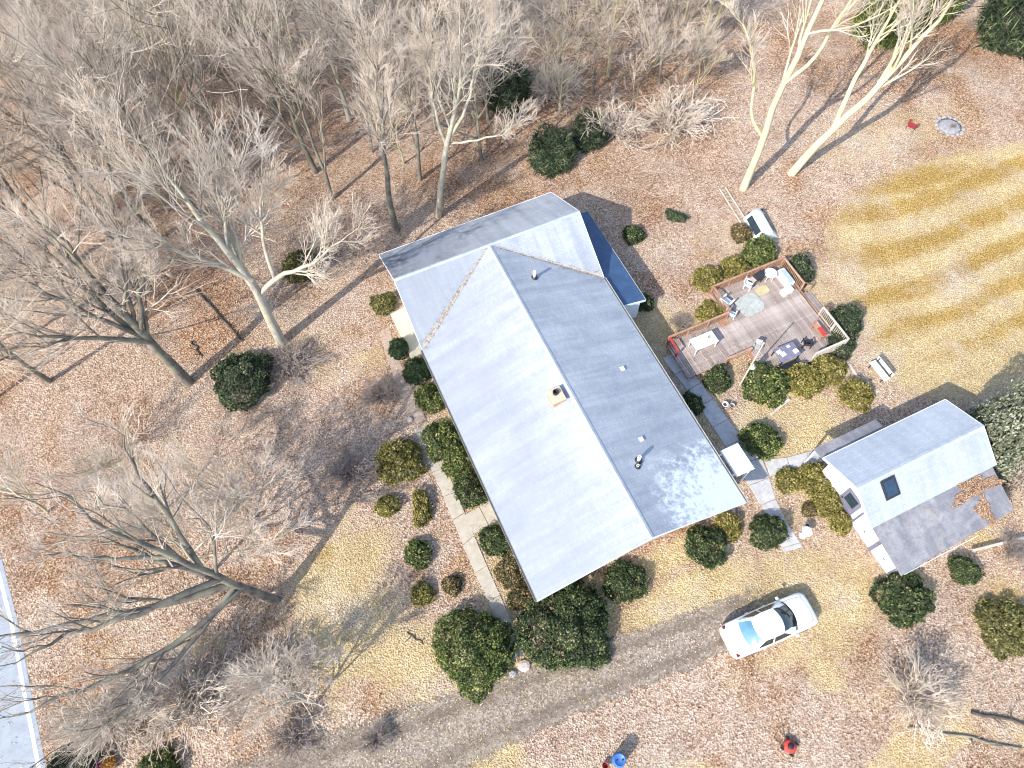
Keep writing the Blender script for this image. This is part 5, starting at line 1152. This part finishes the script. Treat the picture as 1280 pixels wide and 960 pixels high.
pot(905,508,.17,.30,'trim','white planter pot on the soil beside the side walk'); pot(914,509,.15,.24,'stone','grey planter pot next to the white one beside the side walk')
pot(884,466,.16,.28,'terracotta','terracotta pot at the deck corner beside the dark shrub'); pot(888,474,.13,.22,'terracotta','smaller terracotta pot below the one at the deck corner')
pot(876,459,.2,.3,'stone','grey stone planter at the foot of the lower deck arm')
pot(1008,658,.14,.22,'stone','small grey pot behind the white birdbath')
PK = m_cards('pink_bloom', 'rnd', [(0, (.45,.05,.18)), (.5, (.75,.16,.38)), (1, (.85,.45,.55))]); OR = m_cards('orange_bloom', 'rnd', [(0, (.55,.20,.03)), (.5, (.80,.42,.10)), (1, (.88,.66,.25))])
pot(128,957,.22,.25,'terracotta','pot of pink flowers by the dark spruce shrub near the street','green','flower_pot',PK); pot(140,953,.22,.28,'terracotta','pot of orange flowers beside the pink one near the street','green','flower_pot',OR)
o = gthing('barrel', 772, 950, label='upright blue plastic barrel beyond the drive', cat='barrel')
MB().lathe([(.27,0),(.29,.04),(.30,.28),(.315,.30),(.30,.32),(.30,.58),(.315,.60),(.30,.62),(.29,.86),(.27,.90)], 24).build('body', MAT['bluebin'], o, True); MB().lathe([(.275,.901),(.285,.93),(.24,.93),(.23,.91)], 24).build('rim', MAT['bluebin'], o, True)
for s in (-1, 1): MB().lathe([(.035,.912),(.035,.95),(.02,.955)], 10, (s*.13,0,0)).build('bung', MAT['black'], o)
o = gthing('bucket', 756, 957, label='small red bucket beside the blue barrel', cat='bucket')
MB().lathe([(.11,0),(.15,.28),(.16,.28),(.16,.30),(.14,.30),(.105,.02)], 18).build('body', MAT['redpaint'], o, True); MB().tube([(-.15,0,.29),(-.1,.04,.40),(0,.05,.44),(.1,.04,.40),(.15,0,.29)], .008, 6).build('handle', MAT['dark'], o)
o = gthing('mower', 986, 933, .9, label='red push mower with black handle left on the leaves', cat='mower')
MB().lathe([(.30,.08),(.31,.10),(.30,.22),(.2,.26)], 20).build('deck', MAT['redpaint'], o, True); MB().lathe([(.13,.262),(.13,.40),(.08,.43)], 16).build('engine', MAT['black'], o, True)
for x in (-.26, .26):
    for y in (-.24, .24): MB().tube([(x*1.15-.03,y,.10),(x*1.15+.03,y,.10)], .10, 14).build('wheel', MAT['black'], o)
MB().tube([(-.2,.2,.2),(-.22,.65,.62),(-.22,.95,.92),(.22,.95,.92),(.22,.65,.62),(.2,.2,.2)], .016, 8).build('handle', MAT['black'], o)
# stones along the walk end
for k, (x, y, r, lab) in enumerate([(655,832,.33,'pinkish flat stone at the drive end of the front walk'), (641,842,.2,'small grey stone by the big mottled bush at the walk end'), (513,525,.2,'pale stone beside the head of the front walk'), (479,372,.3,'pale stone near the mossy shrub at the north house corner')]):
    o = gthing('garden_stone', x, y, k*1.3, label=lab, cat='stone'); me = MB().lathe([(r,0),(r*1.05,.06),(r*.9,.14),(r*.5,.18)], 9); m_ = me.build('rock', MAT['stone'] if k % 2 else simple('pink_stone', (.50,.42,.38), (.36,.29,.26), 5, .95), o)
    rng = np.random.default_rng(k)
    for v_ in m_.data.vertices: v_.co.x *= rng.uniform(.8, 1.15); v_.co.y *= rng.uniform(.75, 1.05)

# ------------------------------------------------------------------ car
def build_car():
    a, b = at(909,804,.6), at(1014,758,.6); c = (a+b)/2; ang = math.atan2(b[1]-a[1], b[0]-a[0])
    root = thing('parked_car', (c[0], c[1], 0), ang, label='white four-door sedan parked at the end of the gravel drive', cat='car')
    paint = M('white_car_paint', .22, .5); paint.color(paint.ramp(paint.noise(1.5, 2), [(.3, (.80,.80,.79)), (.7, (.83,.83,.82))])); paint.b.inputs['Coat Weight'].default_value = .6; paint = paint.m
    gl = M('car_glass', .04, .7); gl.b.inputs['Base Color'].default_value = (.012,.02,.024,1); gl.color(gl.ramp(gl.noise(2, 2), [(.3, (.010,.018,.022)), (.7, (.018,.030,.034))])); gl = gl.m
    rg_ = M('sky_reflection_rear_glass', .08, .8); rg_.color(rg_.ramp(rg_.noise(2, 2), [(.3, (.07,.17,.24)), (.7, (.10,.23,.31))])); rg_ = rg_.m  # blue of the reflected sky painted into the rear glass colour
    ST = [(-2.42,.60,.55,.60),(-2.38,.76,.66,.74),(-2.22,.85,.80,.90),(-1.9,.88,.86,.96),(-1.4,.895,.89,.985),(-.7,.905,.90,.985),(0,.91,.90,.975),(.7,.905,.885,.965),(1.15,.90,.865,.95),(1.6,.885,.82,.91),(1.95,.87,.76,.845),(2.2,.83,.68,.77),(2.35,.74,.60,.68),(2.42,.58,.52,.58)]
    V = []
    for x, hw, zs, zt in ST:
        half = [(hw*.80,.20),(hw*.95,.26),(hw,.45),(hw,.60),(hw*.975,zs-.06),(hw*.93,zs+.01),(hw*.82,zt-.015),(hw*.5,zt+.012),(0,zt+.022)]
        V += [(x, y, z) for y, z in half] + [(x, -y, z) for y, z in half[-2::-1]]
    n = 17; F = []
    for i in range(len(ST)-1):
        for j in range(n-1): F.append((i*n+j, (i+1)*n+j, (i+1)*n+j+1, i*n+j+1))
        F.append((i*n+n-1, (i+1)*n+n-1, (i+1)*n, i*n))
    F += [list(range(n)), [(len(ST)-1)*n+j for j in range(n)][::-1]]
    body = MB().add(V, [f[::-1] for f in map(list, F)]).build('body', paint, root, True)
    # cabin: belt outline -> roof outline
    def arc(xs, bulge, hw, k=9): return [(xs + bulge*(1-(y/hw)**2), y) for y in np.linspace(-hw, hw, k)]
    fb = arc(.92,.30,.80); ft = arc(.22,.13,.60); rb = arc(-1.62,-.10,.76); rt = arc(-.92,-.10,.58); k = 9
    zb, zt = .955, 1.40
    def crown(x, y): return zt + .055*(1-(y/.62)**2) + .02*(1-((x+.35)/.75)**2)
    V = []; F = []
    nl = 7     # roof grid from front to rear
    for i in range(nl):
        t = i/(nl-1)
        for (xa, ya), (xb, yb) in zip(ft, rt):
            x = xa + (xb-xa)*t; y = ya + (yb-ya)*t; V.append((x, y*(1+.05*math.sin(math.pi*t)), crown(x, y)))
    for i in range(nl-1):
        for j in range(k-1): F.append((i*k+j, i*k+j+1, (i+1)*k+j+1, (i+1)*k+j))
    MB().add(V, [f for f in F]).build('roof', paint, root, True)
    def surf(A, B, zA, zB, name, m, e=0, ins=0, lo=0, hi=1, steps=4):
        V = []; F = []; kk = len(A)
        for i in range(steps+1):
            t = lo + (hi-lo)*i/steps
            for (xa, ya), (xb, yb) in zip(A, B):
                x = xa + (xb-xa)*t; y = (ya + (yb-ya)*t)*(1-ins); z = zA + ((crown(xb, yb) if zB is None else zB) - zA)*t + .035*math.sin(math.pi*t)
                V.append((x + (e if xa > 0 else -e)*.6, y, z + e*.8))
        for i in range(steps):
            for j in range(kk-1):
                f = (i*kk+j, i*kk+j+1, (i+1)*kk+j+1, (i+1)*kk+j); F.append(f if A[0][0] > 0 else f[::-1])
        return MB().add(V, F).build(name, m, root, True)
    surf(fb, ft, zb, None, 'windscreen_surround', paint); surf(rb, rt, zb+.02, None, 'rear_window_surround', paint)
    surf(fb, ft, zb, None, 'windscreen', gl, .012, .07, .02, .96); surf(rb, rt, zb+.02, None, 'rear_window', rg_, .012, .10, .10, .90)
    for s in (-1, 1):
        e = 8 if s > 0 else 0
        pts_b = [(fb[e][0], s*.80), (.4, s*.835), (-.4, s*.84), (-1.1, s*.82), (rb[e][0], s*.76)]
        pts_t = [(ft[e][0], s*.60), (0, s*.615), (-.35, s*.62), (-.65, s*.605), (rt[e][0], s*.58)]
        V = [(x, y, zb-.02) for x, y in pts_b] + [(x, y, crown(x, y)) for x, y in pts_t]; F = [(i, i+1, 6+i, 5+i) for i in range(4)]
        MB().add(V, F if s < 0 else [f[::-1] for f in F]).build('cabin_side', paint, root, True)
        def sp(t, h):   # point on the side surface
            xb = np.interp(t, np.linspace(0, 1, 5), [p[0] for p in pts_b]); yb = np.interp(t, np.linspace(0, 1, 5), [p[1] for p in pts_b]); xt = np.interp(t, np.linspace(0, 1, 5), [p[0] for p in pts_t]); yt = np.interp(t, np.linspace(0, 1, 5), [p[1] for p in pts_t])
            x, y = xb + (xt-xb)*h, yb + (yt-yb)*h; z = zb-.02 + (crown(xt, yt)-zb+.02)*h; return (x, y + s*.012, z + .004)
        for t0, t1 in ((.10, .485), (.52, .84)):
            q = np.linspace(t0, t1, 5); V = [sp(t, .10) for t in q] + [sp(t + (.02 if t == q[0] else 0), .90) for t in q]; F = [(i, i+1, 6+i, 5+i) for i in range(4)]
            MB().add(V, F if s < 0 else [f[::-1] for f in F]).build('side_window', gl, root)
        MB().bevbox(.80, .93, s*.97-.07, s*.97+.07, .93, 1.04, .03).build('wing_mirror', paint, root); MB().box(.82, .88, min(s*.86, s*.93), max(s*.86, s*.93), .96, 1.0).build('mirror_arm', MAT['black'], root)
        for x in (-1.42, 1.42):
            w = MB().tube([(x, s*.70, .32), (x, s*.725, .32), (x, s*.90, .32), (x, s*.915, .32)], [.29, .325, .325, .29], 22).build('wheel', MAT['black'], root)
            MB().tube([(x, s*.90, .32), (x, s*.921, .32)], [.20, .17], 18).build('rim', simple('alloy', (.5,.5,.52), (.4,.4,.42), 5, .3, metal=1), w)
        tl = M('tail_lamp', .3); tl.color(tl.ramp(tl.noise(4), [(.3, (.10,.012,.012)), (.7, (.17,.02,.02))]))
        MB().bevbox(-2.33, -2.16, s*.70-.08, s*.70+.08, .70, .885, .03).build('tail_lamp', tl.m, root)
        MB().bevbox(2.08, 2.24, s*.63-.10, s*.63+.10, .60, .745, .03).build('headlight', MAT['trim'], root)
        for x in (.12, -.85): MB().bevbox(x-.09, x+.09, min(s*.895, s*.93), max(s*.895, s*.93), .74, .77, .006).build('door_handle', MAT['trim'], root)
    MB().box(-2.44, -2.40, -.26, .26, .46, .57).build('licence_plate', MAT['trim'], root)
    MB().box(-2.0, 2.0, -.6, .6, .22, .4).build('underbody', MAT['black'], root)
    X_ = [q[0] for q in ST]
    def bz(x, y):
        hw, zt = np.interp(x, X_, [q[1] for q in ST]), np.interp(x, X_, [q[3] for q in ST]); f = abs(y)/hw
        return float(np.interp(f, [0, .5, .82, .93], [zt+.022, zt+.012, zt-.015, zt-.07]))
    def seam(pts, nm='panel_gap'):
        P = np.array(pts); T = np.gradient(P, axis=0); N_ = nrm(np.stack([-T[:, 1], T[:, 0]], -1))*.009
        V = [(*q, bz(*q)+.004) for q in P+N_] + [(*q, bz(*q)+.004) for q in P-N_]; n_ = len(P)
        MB().add(V, [(i, n_+i, n_+i+1, i+1) for i in range(n_-1)]).build(nm, MAT['dark'], root)
    for s in (-1, 1): seam([(x, s*(.70 - .10*((x-1.2)/.9)**2)) for x in np.linspace(1.05, 2.1, 10)][::s]); seam([(x, s*.66) for x in np.linspace(-2.2, -1.68, 6)][::s])
    seam([(-2.22 + .05*(y/.66)**2, y) for y in np.linspace(-.66, .66, 9)]); seam([(2.16 - .10*(y/.6)**2, y) for y in np.linspace(-.6, .6, 9)])
    MB().add([(1.0+.26*(1-(y/.76)**2), y, 0.972) for y in np.linspace(-.74, .74, 9)] + [(.92+.28*(1-(y/.76)**2), y, .985) for y in np.linspace(-.74, .74, 9)], [(i, i+1, 10+i, 9+i) for i in range(8)]).build('cowl', MAT['black'], root)
    for y in (-.35, .2): MB().tube([(1.18, y, .99), (1.0, y+.42, 1.075)], .012, 6).build('wiper', MAT['black'], root)
build_car()
